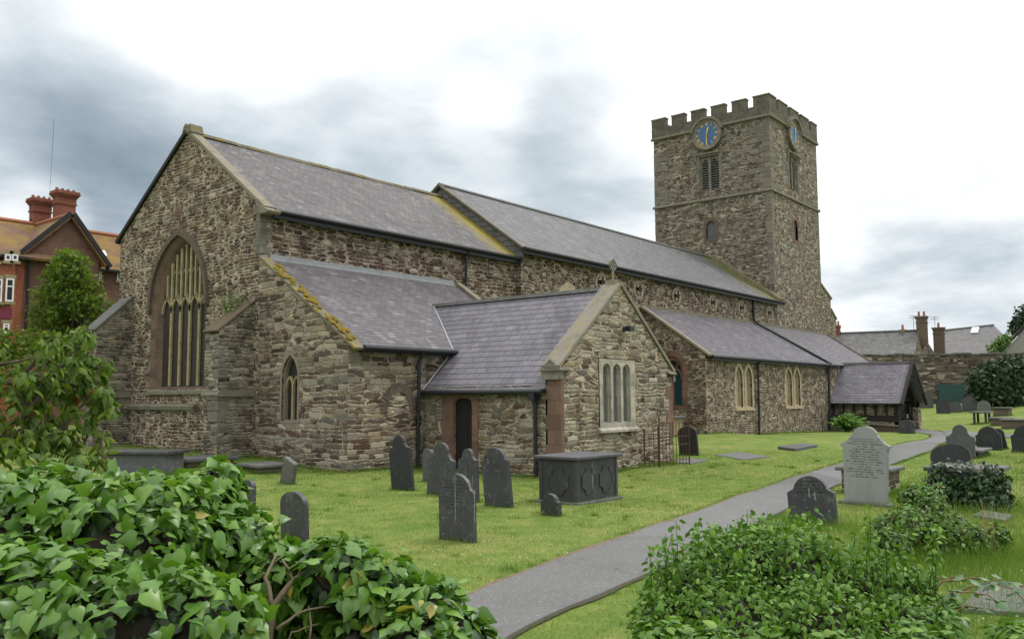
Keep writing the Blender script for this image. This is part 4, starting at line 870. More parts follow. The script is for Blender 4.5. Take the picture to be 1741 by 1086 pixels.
# clocks
def clock(Fm, n_out, ca, cz, r, flip):
    n_ = Vector(n_out); T = lambda x_, y_, d: Vector(Fm(ca+x_*flip, cz+y_))+n_*(d+.12)
    f_ = MB(); f_.ring(circ(0, 0, r+.19, 40), circ(0, 0, r, 40), lambda a, b_: T(a, b_, 0), n_out, -.12, .14); o = cpart('clock', f_, M['ashlar'], bevel=.03)
    hd = MB(); N = 24
    for i in range(N):
        an0, an1 = math.pi*(.06+.88*i/N), math.pi*(.06+.88*(i+1)/N); r0, r1 = r+.17, r+.33
        hd.prism([T(math.cos(an0)*r0, math.sin(an0)*r0, -.12), T(math.cos(an1)*r0, math.sin(an1)*r0, -.12), T(math.cos(an1)*r1, math.sin(an1)*r1, -.12), T(math.cos(an0)*r1, math.sin(an0)*r1, -.12)], n_*.36)
    cpart('hood', hd, M['string'], o)
    d = MB(); d.wall(circ(0, 0, r+.01, 40), [], lambda a, b_: T(a, b_, .06), n_out, 0); cpart('clock_face', d, M['blue'], o)
    rim = MB(); rim.ring(circ(0, 0, r, 40), circ(0, 0, r-.035, 40), lambda a, b_: T(a, b_, .06), n_out, 0, .03); cpart('rim', rim, M['gold'], o)
    nm = MB()
    def stroke(p0, p1, wd, an, rad):
        a = Vector(p0); b_ = Vector(p1); dd = (b_-a).normalized(); nn_ = Vector((-dd.y, dd.x))*wd/2
        q = []
        for p in (a-nn_, b_-nn_, b_+nn_, a+nn_):
            x_, y_ = p.x, p.y+rad; ca_, sa_ = math.cos(-an), math.sin(-an); q.append(T(x_*ca_-y_*sa_, x_*sa_+y_*ca_, .07))
        nm.prism(q, n_*.02)
    num = ['XII', 'I', 'II', 'III', 'IIII', 'V', 'VI', 'VII', 'VIII', 'IX', 'X', 'XI']; H2 = .115*r
    wid = {'I': .062*r, 'V': .125*r, 'X': .13*r}
    for h, s__ in enumerate(num):
        an = h*math.pi/6; tot = sum(wid[c] for c in s__); x_ = -tot/2
        for c in s__:
            w_ = wid[c]; m_ = x_+w_/2
            if c == 'I': stroke((m_, -H2), (m_, H2), .040*r, an, r*.79)
            elif c == 'V': stroke((x_+.012, H2), (m_, -H2), .042*r, an, r*.79); stroke((x_+w_-.012, H2), (m_, -H2), .024*r, an, r*.79)
            else: stroke((x_+.012, H2), (x_+w_-.012, -H2), .042*r, an, r*.79); stroke((x_+w_-.012, H2), (x_+.012, -H2), .024*r, an, r*.79)
            x_ += w_
    cpart('numerals', nm, M['gold'], o)
    for an, ln, w0, d in ((R(15), .60*r, .05*r, .10), (R(180), .84*r, .034*r, .125)):
        q = MB(); dx, dy = math.sin(an), math.cos(an); px_, py_ = dy, -dx
        pts = [(-.14, .6), (.35, 1.0), (.72, 1.7), (.84, 1.0), (1.0, .2)]
        out = [(dx*ln*f+px_*w0*k_, dy*ln*f+py_*w0*k_) for f, k_ in pts]+[(dx*ln*f-px_*w0*k_, dy*ln*f-py_*w0*k_) for f, k_ in pts[::-1]]
        q.prism([T(a, b_, d) for a, b_ in out], n_*.02); cpart('clock_hand', q, M['gold'], o)
clock(FE(U0), NE, .02, 20.50, .93, 1); clock(FS(V1), NS, 43.93, 20.55, .93, 1)
# seen from the east, v grows to the right; on the south face, u grows to the right
tb = MB(); tb.prism([W(48.6, 4.50, 4), W(51.7, 4.50, 4), W(51.75, 4.50, 7.9), W(50.75, 4.50, 8.5), W(50.75, 4.50, 9.4), W(48.6, 4.50, 10.3)], (0, 1.4, 0)); cpart('tower_buttress', tb, M['tower'])
cpb = MB()
for (a, za), (b_, zb_) in (((51.9, 7.80), (50.72, 8.52)), ((50.95, 9.30), (48.6, 10.32))): cope_s(cpb, (a, za), (b_, zb_), 3.05, 4.56, .13)
cpart('buttress_coping', cpb, M['coping'])
# ------------------------------------------------------------------ south porch
PU0, PU1, PV = 39.1, 44.05, 12.2
mb = MB()
mb.boxw(PU0, PU0+.35, 8.19, PV, -.6, .38); mb.boxw(PU1-.35, PU1, 8.19, PV, -.6, .38)
mb.boxw(PU0-.02, PU0+.55, PV-.3, PV+.02, -.6, .2); mb.boxw(PU1-.75, PU1+.02, PV-.3, PV+.02, -.6, 1.2)
cpart('porch_wall', mb, M['tower'])
pi = MB()
for k in range(6):
    for ua in (PU0+.10, PU1-.2): pi = MB(); a = 8.35+k*.625; pi.boxw(ua, ua+.1, a, a+.56, .78 if ua < 41 else .5, 1.46); cpart('infill_panel', pi, M['infill'])
tm = MB()
for ua, ub in ((PU0+.03, PU0+.27), (PU1-.27, PU1-.03)):
    tm.boxw(ua, ub, 8.19, PV, .38, .78 if ua < 41 else .5); tm.boxw(ua-.01, ub+.01, 8.19, PV, 1.44, 1.6)
    for k in range(7): a = 8.27+k*.63; tm.boxw(ua+.02, ub-.02, a, a+.14, .77, 1.45)
for uu in (PU0, PU1-.25): tm.boxw(uu, uu+.25, PV-.26, PV-.02, .2, 1.62)
tm.boxw(PU0, PU1, PV-.24, PV-.04, 1.55, 1.78) if False else None
for sg, uu in ((1, PU0+.25), (-1, PU1-.25)):            # curved braces of the entrance arch
    for i in range(8):
        f0, f1 = i/8, (i+1)/8; A = (uu+sg*1.95*(1-math.cos(f0*math.pi/2)), .5+2.1*math.sin(f0*math.pi/2)); B_ = (uu+sg*1.95*(1-math.cos(f1*math.pi/2)), .5+2.1*math.sin(f1*math.pi/2))
        tm.prism([W(A[0]-sg*.2, PV-.18, A[1]), W(B_[0]-sg*.2*(1-f1), PV-.18, B_[1]+.2*f1), W(B_[0], PV-.18, B_[1]), W(A[0], PV-.18, A[1])], (0, .14, 0))
tm.prism([W(PU0, PV-.2, 1.6), W(41.58, PV-.2, 3.95), W(PU1, PV-.2, 1.6), W(PU1-.4, PV-.2, 1.6), W(41.58, PV-.2, 3.4), W(PU0+.4, PV-.2, 1.6)], (0, .12, 0))
cpart('porch_frame', tm, M['timber'])
bb = MB(); cope_s(bb, (38.78, 1.34), (41.58, 3.98), 12.42, 12.56, .22); cope_s(bb, (44.38, 1.34), (41.58, 3.98), 12.42, 12.56, .22); cpart('barge_board', bb, M['timber'])
rf = MB(); slab(rf, [W(41.58, 8.1, 4.02), W(41.58, 12.5, 4.02), W(38.85, 12.5, 1.52), W(38.85, 8.1, 1.52)], .07); slab(rf, [W(41.58, 8.1, 4.02), W(41.58, 12.5, 4.02), W(44.31, 12.5, 1.52), W(44.31, 8.1, 1.52)], .07); cpart('porch_roof', rf, M['slate_v'])
rt_ = MB(); rt_.prism([W(41.46, 8.1, 3.97), W(41.5, 8.1, 4.09), W(41.66, 8.1, 4.09), W(41.70, 8.1, 3.97)], (0, -4.42, 0)); cpart('porch_ridge', rt_, M['slabstone'])
pf = MB(); pf.boxw(PU0+.3, PU1-.3, 8.2, 12.1, -.45, -.12); pf.boxw(40.8, 42.3, 8.2, 8.26, -.12, 2.1); cpart('porch_door', pf, M['darkdoor'])
g_ = MB(); g_.tube([W(38.82, 8.4, 1.47), W(38.82, 12.5, 1.47)], .05, 6); g_.tube([W(38.86, 12.3, 1.45), W(39.02, 12.3, 1.2), W(39.02, 12.3, -.2)], .035, 6); cpart('gutter', g_, M['iron'])
# ------------------------------------------------------------------ ground, path
def axis_lines(lo, hi, step, far):
    q = list(np.arange(lo, hi+1e-6, step)); d = step; a = lo; b_ = hi
    while a > -far: d *= 1.35; a -= d; q.insert(0, a)
    d = step
    while b_ < far: d *= 1.35; b_ += d; q.append(b_)
    return np.array(q)
gx_, gy_ = axis_lines(-18, 62, .4, 1500), axis_lines(-34, 14, .4, 1500)
GXX, GYY = np.meshgrid(gx_, gy_, indexing='ij'); GZZ = ground(GXX, GYY); nx, ny = GXX.shape
idx = np.arange(nx*ny).reshape(nx, ny)
Fc = np.stack([idx[:-1, :-1], idx[1:, :-1], idx[1:, 1:], idx[:-1, 1:]], -1).reshape(-1, 4)
tag(np_obj('lawn_ground', np.stack([GXX, GYY, GZZ], -1).reshape(-1, 3), Fc, M['lawn'], smooth=True), kind='structure')
PL = [(700,1090),(745,1040),(790,1010),(830,995),(950,951),(1010,930),(1060,912),(1150,882),(1200,865),(1300,830),(1380,803),(1440,783),(1500,764),(1550,751),(1584,743.5),(1581,739),(1562,735.5),(1548,734.5)]
PR = [(790,1160),(800,1130),(868,1082),(950,1044),(1068,995),(1120,970),(1190,935),(1282,891),(1330,872),(1412,830),(1460,811),(1513,791),(1562,774),(1586,764.5),(1616,750),(1617,742),(1600,733),(1560,728)]
def resample(pts, n):
    p = np.array([[*at_ground(*q)[0]] for q in pts]); s_ = np.r_[0, np.cumsum(np.linalg.norm(np.diff(p[:, :2], axis=0), axis=1))]
    q = np.linspace(0, s_[-1], n); return np.stack([np.interp(q, s_, p[:, k]) for k in range(2)], 1)
def smooth2(a, it=3):
    for _ in range(it): a = np.concatenate([a[:1], (a[:-2]+2*a[1:-1]+a[2:])/4, a[-1:]])
    return a
NPT = 140
pl, pr_ = smooth2(resample(PL, NPT), 4), smooth2(resample(PR, NPT), 4)
jit = RNG.normal(0, .018, (NPT, 2)); jit = smooth2(jit, 1); pl = pl+jit; pr_ = pr_+smooth2(RNG.normal(0, .018, (NPT, 2)), 1)
def strip(a, b_, nc, dz):
    f = np.linspace(0, 1, nc)[None, :, None]; g = a[:, None]*(1-f)+b_[:, None]*f
    z_ = ground(g[..., 0], g[..., 1])+dz+.02*(1-(2*f[..., 0]-1)**2)
    V = np.concatenate([g, z_[..., None]], -1).reshape(-1, 3); ix = np.arange(len(a)*nc).reshape(len(a), nc)
    return V, np.stack([ix[:-1, :-1], ix[1:, :-1], ix[1:, 1:], ix[:-1, 1:]], -1).reshape(-1, 4)
def flipup(V, Fc):
    a, b_, c = V[Fc[0, 0]], V[Fc[0, 1]], V[Fc[0, 2]]
    return Fc if np.cross(b_-a, c-a)[2] > 0 else Fc[:, ::-1]
def path_strip(name, a, b_, dz, mat):
    V, Fc = strip(a, b_, 10, dz); o = np_obj(name, V, flipup(V, Fc), mat, smooth=True); return tag(o, kind='structure')
path_strip('path', pl, pr_, .022, M['asphalt'])
dirv = pr_-pl; dirv /= np.linalg.norm(dirv, axis=1)[:, None]
ew_ = np.abs(smooth2(RNG.normal(.0, .06, (NPT, 1)), 2))+.012
path_strip('path_verge_soil', pl-dirv*ew_, pl+dirv*.05, .014, M['soil']); path_strip('path_verge_soil', pr_-dirv*.05, pr_+dirv*ew_, .014, M['darksoil'])
p2a = np.array([at_ground(*q)[0][:2] for q in ((1600,733),(1625,731),(1660,735),(1700,737),(1745,738),(1850,741))]); p2b = np.array([at_ground(*q)[0][:2] for q in ((1616,750),(1640,744),(1665,742.5),(1700,743.5),(1745,745),(1850,748))])
path_strip('path', np.stack([np.interp(np.linspace(0, 5, 40), np.arange(6), p2a[:, k]) for k in (0, 1)], 1), np.stack([np.interp(np.linspace(0, 5, 40), np.arange(6), p2b[:, k]) for k in (0, 1)], 1), .026, M['asphalt'])
PATHPOLY = np.concatenate([pl, pr_[::-1]])
def inpoly(x_, y_, poly):
    c = np.zeros(len(x_), bool); j = len(poly)-1
    for i in range(len(poly)):
        xi, yi = poly[i]; xj, yj = poly[j]
        c ^= ((yi > y_) != (yj > y_)) & (x_ < (xj-xi)*(y_-yi)/(yj-yi+1e-12)+xi); j = i
    return c
# ------------------------------------------------------------------ gravestones
BASES = []                                              # (x, y, halfwidth along v, halfthickness) for grass tufts
def outline(kind, w, h):
    hw = w/2; A = lambda cx, cy, rx, ry, a0, a1, n=8: [(cx+rx*math.cos(R(a0+(a1-a0)*i/n)), cy+ry*math.sin(R(a0+(a1-a0)*i/n))) for i in range(n+1)]
    if kind == 'shoulder':  r = hw*.80; right = [(hw, 0), (hw, h-r*1.05), (hw*.98, h-r*.93), (hw*.84, h-r*.93)]+A(0, h-r*.93, r, r*.93, 8, 90)
    elif kind == 'seg':     right = [(hw, 0), (hw, h-hw*.62)]+A(0, h-hw*.62, hw, hw*.62, 0, 90)
    elif kind == 'round':   right = [(hw, 0), (hw, h-hw*.95)]+A(0, h-hw*.95, hw, hw*.95, 0, 90)
    elif kind == 'notch':   r = hw*.86; right = [(hw, 0), (hw, h-hw*.78)]+[(hw*.97, h-hw*.70), (hw*.86, h-hw*.68)]+A(0, h-hw*.72, hw*.80, hw*.72, 12, 90)
    elif kind == 'ogee':    right = [(hw, 0), (hw, h-hw*1.02), (hw*.98, h-hw*.92), (hw*.86, h-hw*.90)]+[(hw*(.86-.34*i/6), h-hw*(.90-.34*(i/6)**1.8)) for i in range(1, 7)]+A(0, h-hw*.52, hw*.52, hw*.52, 5, 90)
    elif kind == 'scroll':  right = [(hw*.9, 0), (hw*.96, h-hw*.98), (hw*1.06, h-hw*.92), (hw*1.08, h-hw*.84), (hw*1.0, h-hw*.80)]+[(hw*(1.0-.42*i/7), h-hw*(.80-.36*(i/7)**1.5)) for i in range(1, 8)]+A(0, h-hw*.46, hw*.54, hw*.46, 8, 90)
    elif kind == 'double':  right = [(hw, 0), (hw, h-hw*.70), (hw*.85, h-hw*.62)]+A(0, h-hw*.72, hw*.74, hw*.72, 14, 90)
    else:                   right = [(hw, 0), (hw, h-.02), (hw-.02, h)]
    left = [(-x_, y_) for x_, y_ in right[::-1]]
    return right+(left[1:] if abs(right[-1][0]) < 1e-6 else left)
def headstone(name, label, xl, xr, yb, yt, kind, lean=0, back=0, th=.085, mat=None, text=None, col=None, drop=None, turn=0, group='slate headstones in the churchyard', lich=.2, sink=.12, rough=.55, hidden_base=None):
    p, d = at_ground((xl+xr)/2, hidden_base or yb)
    if hidden_base: h = (hidden_base-yt)*d/F_PX
    else: h = (yb-yt)*d/F_PX
    w = max(((xr-xl)*d/F_PX-.63*th)/.774, .2)
    if text or drop or col:
        tx = (h*text[0], h*text[1], w*.5*text[2], text[3]) if text else None
        mat = headslate(name+'_slate', col or (.050, .050, .056), tx, drop=[(a*w, y0*h, y1*h, wd) for a, y0, y1, wd in drop] if drop else None, lichen=lich, rough=rough, tcol=(.010, .010, .011))
    mb = MB(); ol = outline(kind, w, h); ol = [(a, b_ if b_ > 1e-6 else -sink) for a, b_ in ol]
    mb.prism([(-th/2, -a, b_) for a, b_ in ol], (th, 0, 0))
    o = obj(name, mb, mat or M['hs'], bevel=.008); o.location = p; o.rotation_euler = (R(lean), R(back), R(turn))
    BASES.append((p.x, p.y, w/2, th/2)); return tag(o, label, 'gravestone', group)
T1 = (.42, .92, .86, .052)
headstone('headstone', 'dark slate headstone with pale drip streak, standing alone in front of three others', 745, 812, 919, 806, 'notch', -.5, -1, text=(.46, .93, .84, .05), drop=[(.0, .30, .98, .014), (-.06, .86, .97, .008)])
headstone('headstone', 'tall black slate headstone leaning away from the wall pipe, ivy-dark streaked front', 664, 707, 833, 740, 'ogee', -7, 0, col=(.016, .018, .019), text=(.55, .9, .7, .06), lich=.05)
headstone('headstone', 'broad worn grey headstone leaning toward the doorway with curved shoulders', 724, 776, 841, 752, 'ogee', 4, -3, col=(.060, .059, .066), text=(.2, .93, .85, .05))
headstone('headstone', 'narrow slate headstone with a small rounded head, wedged between two broader stones', 780, 816, 852, 763, 'ogee', 0, -2, col=(.052, .053, .06), text=(.45, .8, .7, .05), drop=[(-.1, .4, .62, .014), (.28, .3, .5, .012)])
headstone('headstone', 'slate headstone with arched head leaning left beside the black chest tomb', 824, 874, 861, 761, 'shoulder', -5, -2, col=(.043, .044, .05), text=(.55, .86, .8, .05), drop=[(-.22, .74, .83, .014)])
headstone('headstone', 'pale grey slab mostly hidden behind the broad leaning headstone by the drainpipe', 718, 738, 818, 764, 'seg', 0, 0, mat=M['hs_grey'])
headstone('footstone', 'tiny mossy green-black footstone in front of the black chest tomb', 920, 955, 876, 839, 'notch', 0, -4, th=.1, col=(.030, .036, .032), lich=.2)
headstone('headstone', 'round-topped slate headstone rising behind the glossy ivy', 473, 530, 898, 836, 'seg', -1, -2, hidden_base=920)
headstone('headstone', 'small round slate top just showing over the ivy below the ledger slab', 408, 437, 850, 815, 'round', 0, 0, hidden_base=865)
headstone('headstone', 'pale lichened slab tipped over sideways against the corner of the church wall', 474, 502, 822, 777, 'plain', 24, -8, th=.12, mat=M['slabstone'])
headstone('headstone', 'matt black round-topped headstone by the aisle corner beside the buff chest tomb', 1157, 1187, 774, 725, 'seg', -4, 0, th=.10, col=(.020, .019, .019), lich=.03)
headstone('headstone', 'slate headstone with pale lichen marks and stepped top, in front of the white marble stone', 1350, 1418, 890, 809, 'double', -3, -2, text=(.62, .92, .85, .06), drop=[(-.02, .55, .75, .02), (.1, .5, .66, .03)], lich=.25)
headstone('headstone', 'tall grey slate headstone with three-stepped top at the path edge', 1616, 1653, 779, 722, 'ogee', 0, -1, mat=M['hs_grey'])
headstone('headstone', 'wide low black headstone with a curved top tipping over beside the ivy-covered tomb', 1593, 1646, 802, 755, 'seg', -6, 8, th=.11, col=(.016, .017, .018), lich=.04)
headstone('headstone', 'black shouldered headstone standing in front of a leaning twin right of the grey stepped one', 1667, 1700, 765, 725, 'notch', -4, 0, th=.1, mat=M['hs_dark'])
headstone('headstone', 'black leaning headstone half hidden behind its shouldered twin', 1684, 1710, 763, 728, 'seg', -10, 0, th=.1, mat=M['hs_dark'])
headstone('headstone', 'dark headstone cut off by the edge of the view beyond the ivy-covered tomb', 1729, 1770, 769, 722, 'notch', -3, 0, th=.1, mat=M['hs_dark'])
headstone('headstone', 'dark grey round-topped headstone close by the timber porch entrance', 1531, 1553, 737, 713, 'seg', 0, 0, th=.1, mat=M['hs'])
headstone('headstone', 'grey headstone leaning on the boundary wall beside the green board, nearest the porch side', 1595, 1613, 703, 679, 'plain', -2, 0, th=.12, mat=M['hs'])
headstone('headstone', 'squat grey headstone under the middle of the green board', 1613, 1632, 701, 683, 'seg', 0, 0, th=.12, mat=M['hs_grey'])
headstone('headstone', 'grey headstone at the far end of the green board by the wall', 1639, 1657, 699, 674, 'seg', 0, 0, th=.12, mat=M['hs_grey'])
headstone('headstone', 'pale grey round-topped headstone standing beside the big dark shrub', 1664, 1682, 702, 681, 'round', 0, 0, th=.12, col=(.12, .125, .125))
headstone('headstone', 'broad dull slate headstone against the foot of the boundary wall nearest the porch', 1564, 1584, 693, 668, 'plain', 0, 0, th=.12, mat=M['hs_grey'])
# white marble headstone with a scrolled top, on its plinth
p, d = at_ground(1473, 858); w_ = (1512-1438)*d/F_PX/.774*.80; h_ = (856-723)*d/F_PX
WT = thing('white_headstone', 'tall pale marble headstone with scrolled shoulders and dark lettering, beside the path', 'gravestone', p, None); WT.rotation_euler = (R(1.5), 0, 0)
mb = MB(); mb.prism([(-.06, -a, b_ if b_ > 1e-6 else .05) for a, b_ in outline('scroll', w_, h_)], (.12, 0, 0))
obj('slab', mb, headslate('white_marble', (.25, .262, .25), (h_*.34, h_*.84, w_*.43, .048), tcol=(.05, .05, .05), lichen=.22, lcol=(.20, .19, .13), rough=.75), WT, bevel=.012)
mb = MB(); mb.box((-.16, -w_/2-.05, -.2), (.16, w_/2+.05, .06)); obj('plinth', mb, M['slabstone'], WT, bevel=.02); BASES.append((p.x, p.y, w_/2, .15))
def chest(name, label, px, py, w_u, w_v, h, body, top, th=.09, over=.1, rot=0, panels=0, legs=False, anchor='near', cat='tomb', group='chest and ledger tombs in the churchyard'):
    """near corner (east, south) at the pixel; extends west (u) and north (-v)"""
    p, d = at_ground(px, py); c = Vector((p.x, p.y, p.z)); t_ = thing(name, label, cat, c, group); t_.rotation_euler = (0, 0, R(rot))
    mb = MB()
    if legs:
        for i in (0, 1):
            for j in (0, 1): q = MB(); x0 = .08 if i == 0 else w_u-.22; y0 = .08 if j == 0 else w_v-.22; q.box((x0, y0, -.2), (x0+.14, y0+.14, h-th)); obj('leg', q, body, t_, bevel=.01)
    else:
        mb.box((0, 0, -.3), (w_u, w_v, h-th)); obj('chest', mb, body, t_, bevel=.012)
    mb = MB(); mb.box((-over, -over, h-th), (w_u+over, w_v+over, h)); obj('top_slab', mb, top, t_, bevel=.02)
    if panels:
        def panel(org, ax, wd, hh, nrm):
            x0, x1, y0, y1 = .1*wd, .9*wd, .16*hh, .84*hh; r = .22*wd
            o_ = []
            for cx, cy, a0 in ((x1, y0, 180), (x1, y1, 270), (x0, y1, 0), (x0, y0, 90)):
                o_ += [(cx+r*math.cos(R(a0-90*k/5)), cy+r*math.sin(R(a0-90*k/5))) for k in range(6)]
            cx, cy = (x0+x1)/2, (y0+y1)/2; inn_ = [(cx+(a-cx)*.86, cy+(b_-cy)*.90) for a, b_ in o_]
            q = MB(); Fm = lambda a, b_: Vector(org)+Vector(ax)*a+Vector((0, 0, b_)); q.ring(o_, inn_, Fm, nrm, .0, .022)
            q.wall(inn_, [], lambda a, b_: Fm(a, b_)+Vector(nrm)*.009, nrm, 0)
            obj('panel', q, body, t_)
        H_ = h-th
        panel((0, w_v-.12, .04), (0, -1, 0), w_v-.24, H_-.08, NE)
        n = 2; ww = (w_u-.2)/n
        for k in range(n): panel((.1+ww*k, 0, .04), (1, 0, 0), ww, H_-.08, NS)
        for x0, y0 in ((-.02, -.02), (-.02, w_v-.07), (w_u-.07, -.02)): q = MB(); q.box((x0, y0, -.1), (x0+.09, y0+.09, H_-.001)); obj('pilaster', q, body, t_, bevel=.015)
        q = MB(); q.box((-.09, -.09, -.3), (w_u+.09, w_v+.09, .04)); obj('plinth', q, M['slabstone'], t_, bevel=.015)
    BASES.append((c.x, c.y+w_v/2, w_v/2, .02)); BASES.append((c.x+w_u/2, c.y, .02, w_u/2)); return t_
tomb_sl = headslate('chest_tomb_slate', (.042, .043, .047), lichen=.10, drop=[(.55, .2, .8, .02)])
chest('chest_tomb', 'black slate chest tomb with three scalloped panels in front of the vestry window', 981, 858, 1.45, .90, .93, tomb_sl, headslate('tomb_top_slate', (.065, .064, .072), lichen=.15), panels=2, th=.07)
chest('chest_tomb', 'dark slate chest tomb under the great window, half hidden by the drooping tree', 281, 808, .85, 1.75, .60, headslate('left_chest_slate', (.085, .09, .098), lichen=.2), M['hs'], th=.09, rot=30)
chest('ledger_tomb', 'low slate ledger running along the foot of the church wall behind the dark chest tomb', 318, 796, 1.3, 1.0, .26, M['brick_t'], M['hs_grey'], th=.1, rot=-8)
chest('ledger_tomb', 'low flat grey ledger slab on a stone base beside the tipped pale slab', 440, 806, .9, .95, .24, M['brick_t'], M['slabstone'], th=.08, rot=-6)
chest('chest_tomb', 'brown brick chest tomb with grey top directly behind the white marble stone', 1511, 843, .85, .95, .56, M['aisle'], M['slabstone'], th=.08)
chest('chest_tomb', 'buff stone chest tomb standing beneath the teal shuttered window', 1146, 742, .9, 1.3, .92, M['buffstone'], M['slabstone'], th=.1)
IT = chest('chest_tomb', 'grey topped chest tomb smothered in ivy at the edge of the long grass', 1692, 868, 1.0, 1.05, .74, M['hs_grey'], M['slabstone'], th=.08)
chest('ledger_tomb', 'low flat slab on a dark base between the grey stepped stone and black shouldered stone', 1664, 779, 1.6, .9, .26, M['hs_dark'], M['slabstone'], th=.08)
chest('ledger_tomb', 'grey flat ledger slab lying behind the black shouldered headstones', 1668, 757, 1.7, 1.0, .2, M['hs_dark'], M['slabstone'], th=.08)
chest('table_tomb', 'grey table tomb with slab raised on four legs on the far grass', 1680, 720, 1.5, 1.0, .80, M['hs'], M['slabstone'], th=.1, legs=True)
chest('chest_tomb', 'low dark chest tomb beneath the shrub, farther of the far pair', 1715, 707, 1.4, 1.0, .62, M['brick_t'], M['slabstone'], th=.1)
chest('chest_tomb', 'low brown chest tomb beside the table tomb on the far grass', 1714, 723, 1.6, 1.0, .50, M['brick_t'], M['slabstone'], th=.1)
chest('chest_tomb', 'brown chest tomb cut by the edge of the view on the far grass', 1741, 728, 1.6, 1.2, .55, M['brick_t'], M['slabstone'], th=.1)
def flat_slab(label, quad, mat, h=.05):
    pts = [at_ground(*q)[0] for q in quad]; c = sum(pts, Vector())/4; mb = MB(); mb.prism([p-c+Vector((0, 0, h)) for p in pts], (0, 0, -h-.1)); o = obj('grave_slab', mb, mat, bevel=.012); o.location = c
    return tag(o, label, 'grave slab', 'flat slabs in the grass')
flat_slab('thin dark slab lying on the lawn in front of the far aisle wall', [(1322,763),(1352,767),(1390,760),(1362,757)], M['hs_grey'], .1)
flat_slab('worn flat slab set in the lawn, nearer the vestry end of the aisle', [(1215,774),(1262,782),(1310,777),(1258,769)], M['slabstone'], .03)
flat_slab('small flat slab in the grass below the black round-topped stone', [(1142,786),(1175,789),(1205,783),(1168,779)], M['slabstone'], .03)
flat_slab('grey slab lying in the long grass beyond the bramble stems', [(1630,1042),(1760,1050),(1790,1010),(1672,998)], M['slabstone'], .05)
flat_slab('grey slab edge showing at the back of the weedy mound', [(1655,880),(1710,890),(1722,880),(1672,872)], M['slabstone'], .06)
# ------------------------------------------------------------------ railings
def railing(name, label, pa, pb, h, n, mat, post=.022, barr=.009, rails=(.15, .85), ring_top=False, cross=0):
    pa, pb = Vector(pa), Vector(pb); t_ = thing(name, label, 'railing', pa); d = pb-pa
    mb = MB(); mb.tube([(0, 0, -.2), (0, 0, h*1.05)], post, 8)
    if ring_top: mb.tube([Vector((0, 0, h*1.05))+Vector((d.normalized().x*.09*math.sin(a), d.normalized().y*.09*math.sin(a), .09-.09*math.cos(a))) for a in np.linspace(0, 5.6, 14)], post*.7, 6)
    obj('post', mb, mat, t_); mb = MB(); mb.tube([d+Vector((0, 0, -.2)), d+Vector((0, 0, h*1.0))], post, 8); obj('post', mb, mat, t_)
    mb = MB()
    for r_ in rails: mb.tube([Vector((0, 0, h*r_)), d+Vector((0, 0, h*r_))], barr*1.3, 6)
    for i in range(1, n): q = d*(i/n); mb.tube([q+Vector((0, 0, -.05)), q+Vector((0, 0, h*(.92+.05*math.sin(i*2.1))))], barr, 5)
    obj('bar_panel', mb, mat, t_); return t_
g1 = W(6.93, 14.25, 0); g1.z = gz(g1.x, g1.y); g2 = W(8.75, 14.25, 0); g2.z = gz(g2.x, g2.y)
railing('railing', 'rusty iron railing panel with a curled post leaning by the vestry gable', g1, g2, 1.38, 9, M['rust'], rails=(.12, .45, .62, .92), ring_top=True)
railing('railing', 'thin rusty side railing reaching from the curled post to the vestry wall', W(6.93, 14.22, g1.z), W(6.93, 13.75, g1.z), 1.1, 3, M['rust'])
a_, b2 = W(35.2, 9.0, 0), W(38.2, 9.0, 0); a_.z = gz(a_.x, a_.y); b2.z = gz(b2.x, b2.y)
railing('railing', 'dark iron railing against the aisle wall beside the fern', a_, b2, 1.15, 14, M['iron'], rails=(.1, .9))
p, d = at_ground(1485, 729); lw2 = MB(); lw2.boxw(0, 4.2, -.2, .2, -.3, .30); lw2.boxw(-.04, 4.24, -.24, .24, .30, .38); o = obj('kerb_wall', lw2, M['brownvous'], bevel=.02); o.location = W(37.0, 13.0, gz(37, -13)); o.rotation_euler = (0, 0, R(48)); tag(o, 'low stone kerb wall in front of the porch side panels', 'low wall')
# ------------------------------------------------------------------ boundary wall and what stands at its foot
A_, B_ = at_depth(1360, 690, 82), at_depth(2250, 690, 76); dw = (B_-A_); dw.z = 0; Lw = dw.length; dw.normalize(); nw_ = Vector((-dw.y, dw.x, 0)); nw_ = nw_ if nw_.dot(Vector(CAM)-A_) > 0 else -nw_
bw = thing('boundary_wall', 'high old brown stone boundary wall closing the churchyard beyond the porch', 'wall', (A_.x, A_.y, 0))
mb = MB(); N = 60; pts = []
for i in range(N+1):
    pts.append((Lw*i/N, 5.72+.05*math.sin(i*1.7)+.04*random.random()-.25*max(0, (i/N-.43))))
mb.prism([dw*0+Vector((0, 0, -1))]+[dw*Lw+Vector((0, 0, -1))]+[dw*s_+Vector((0, 0, z_)) for s_, z_ in pts[::-1]], -nw_*.9); obj('masonry', mb, M['bwall'], bw)
mb = MB()
for i in range(N):
    s0, s1 = pts[i][0]+.02, pts[i+1][0]-.02; z_ = pts[i][1]+.02*random.random(); q = [dw*s0+nw_*.08, dw*s1+nw_*.08, dw*s1-nw_*1.0, dw*s0-nw_*1.0]
    mb.prism([v_+Vector((0, 0, z_-.03)) for v_ in q], (0, 0, .16))
obj('wall_coping', mb, M['slabstone'], bw, bevel=.02)
def wall_s(px): return ((at_depth(px, 650, 79)-A_).dot(dw))
mb = MB(); p0, p1 = A_+dw*wall_s(1603)+nw_*.35, A_+dw*wall_s(1648)+nw_*.35; zg = gz(p0.x, p0.y); mb.prism([Vector((0, 0, 0)), p1-p0-Vector((0, 0, p1.z-p0.z)), p1-p0+Vector((0, 0, 1.75-p1.z+p0.z)), Vector((0, 0, 1.75))], nw_*-.08)
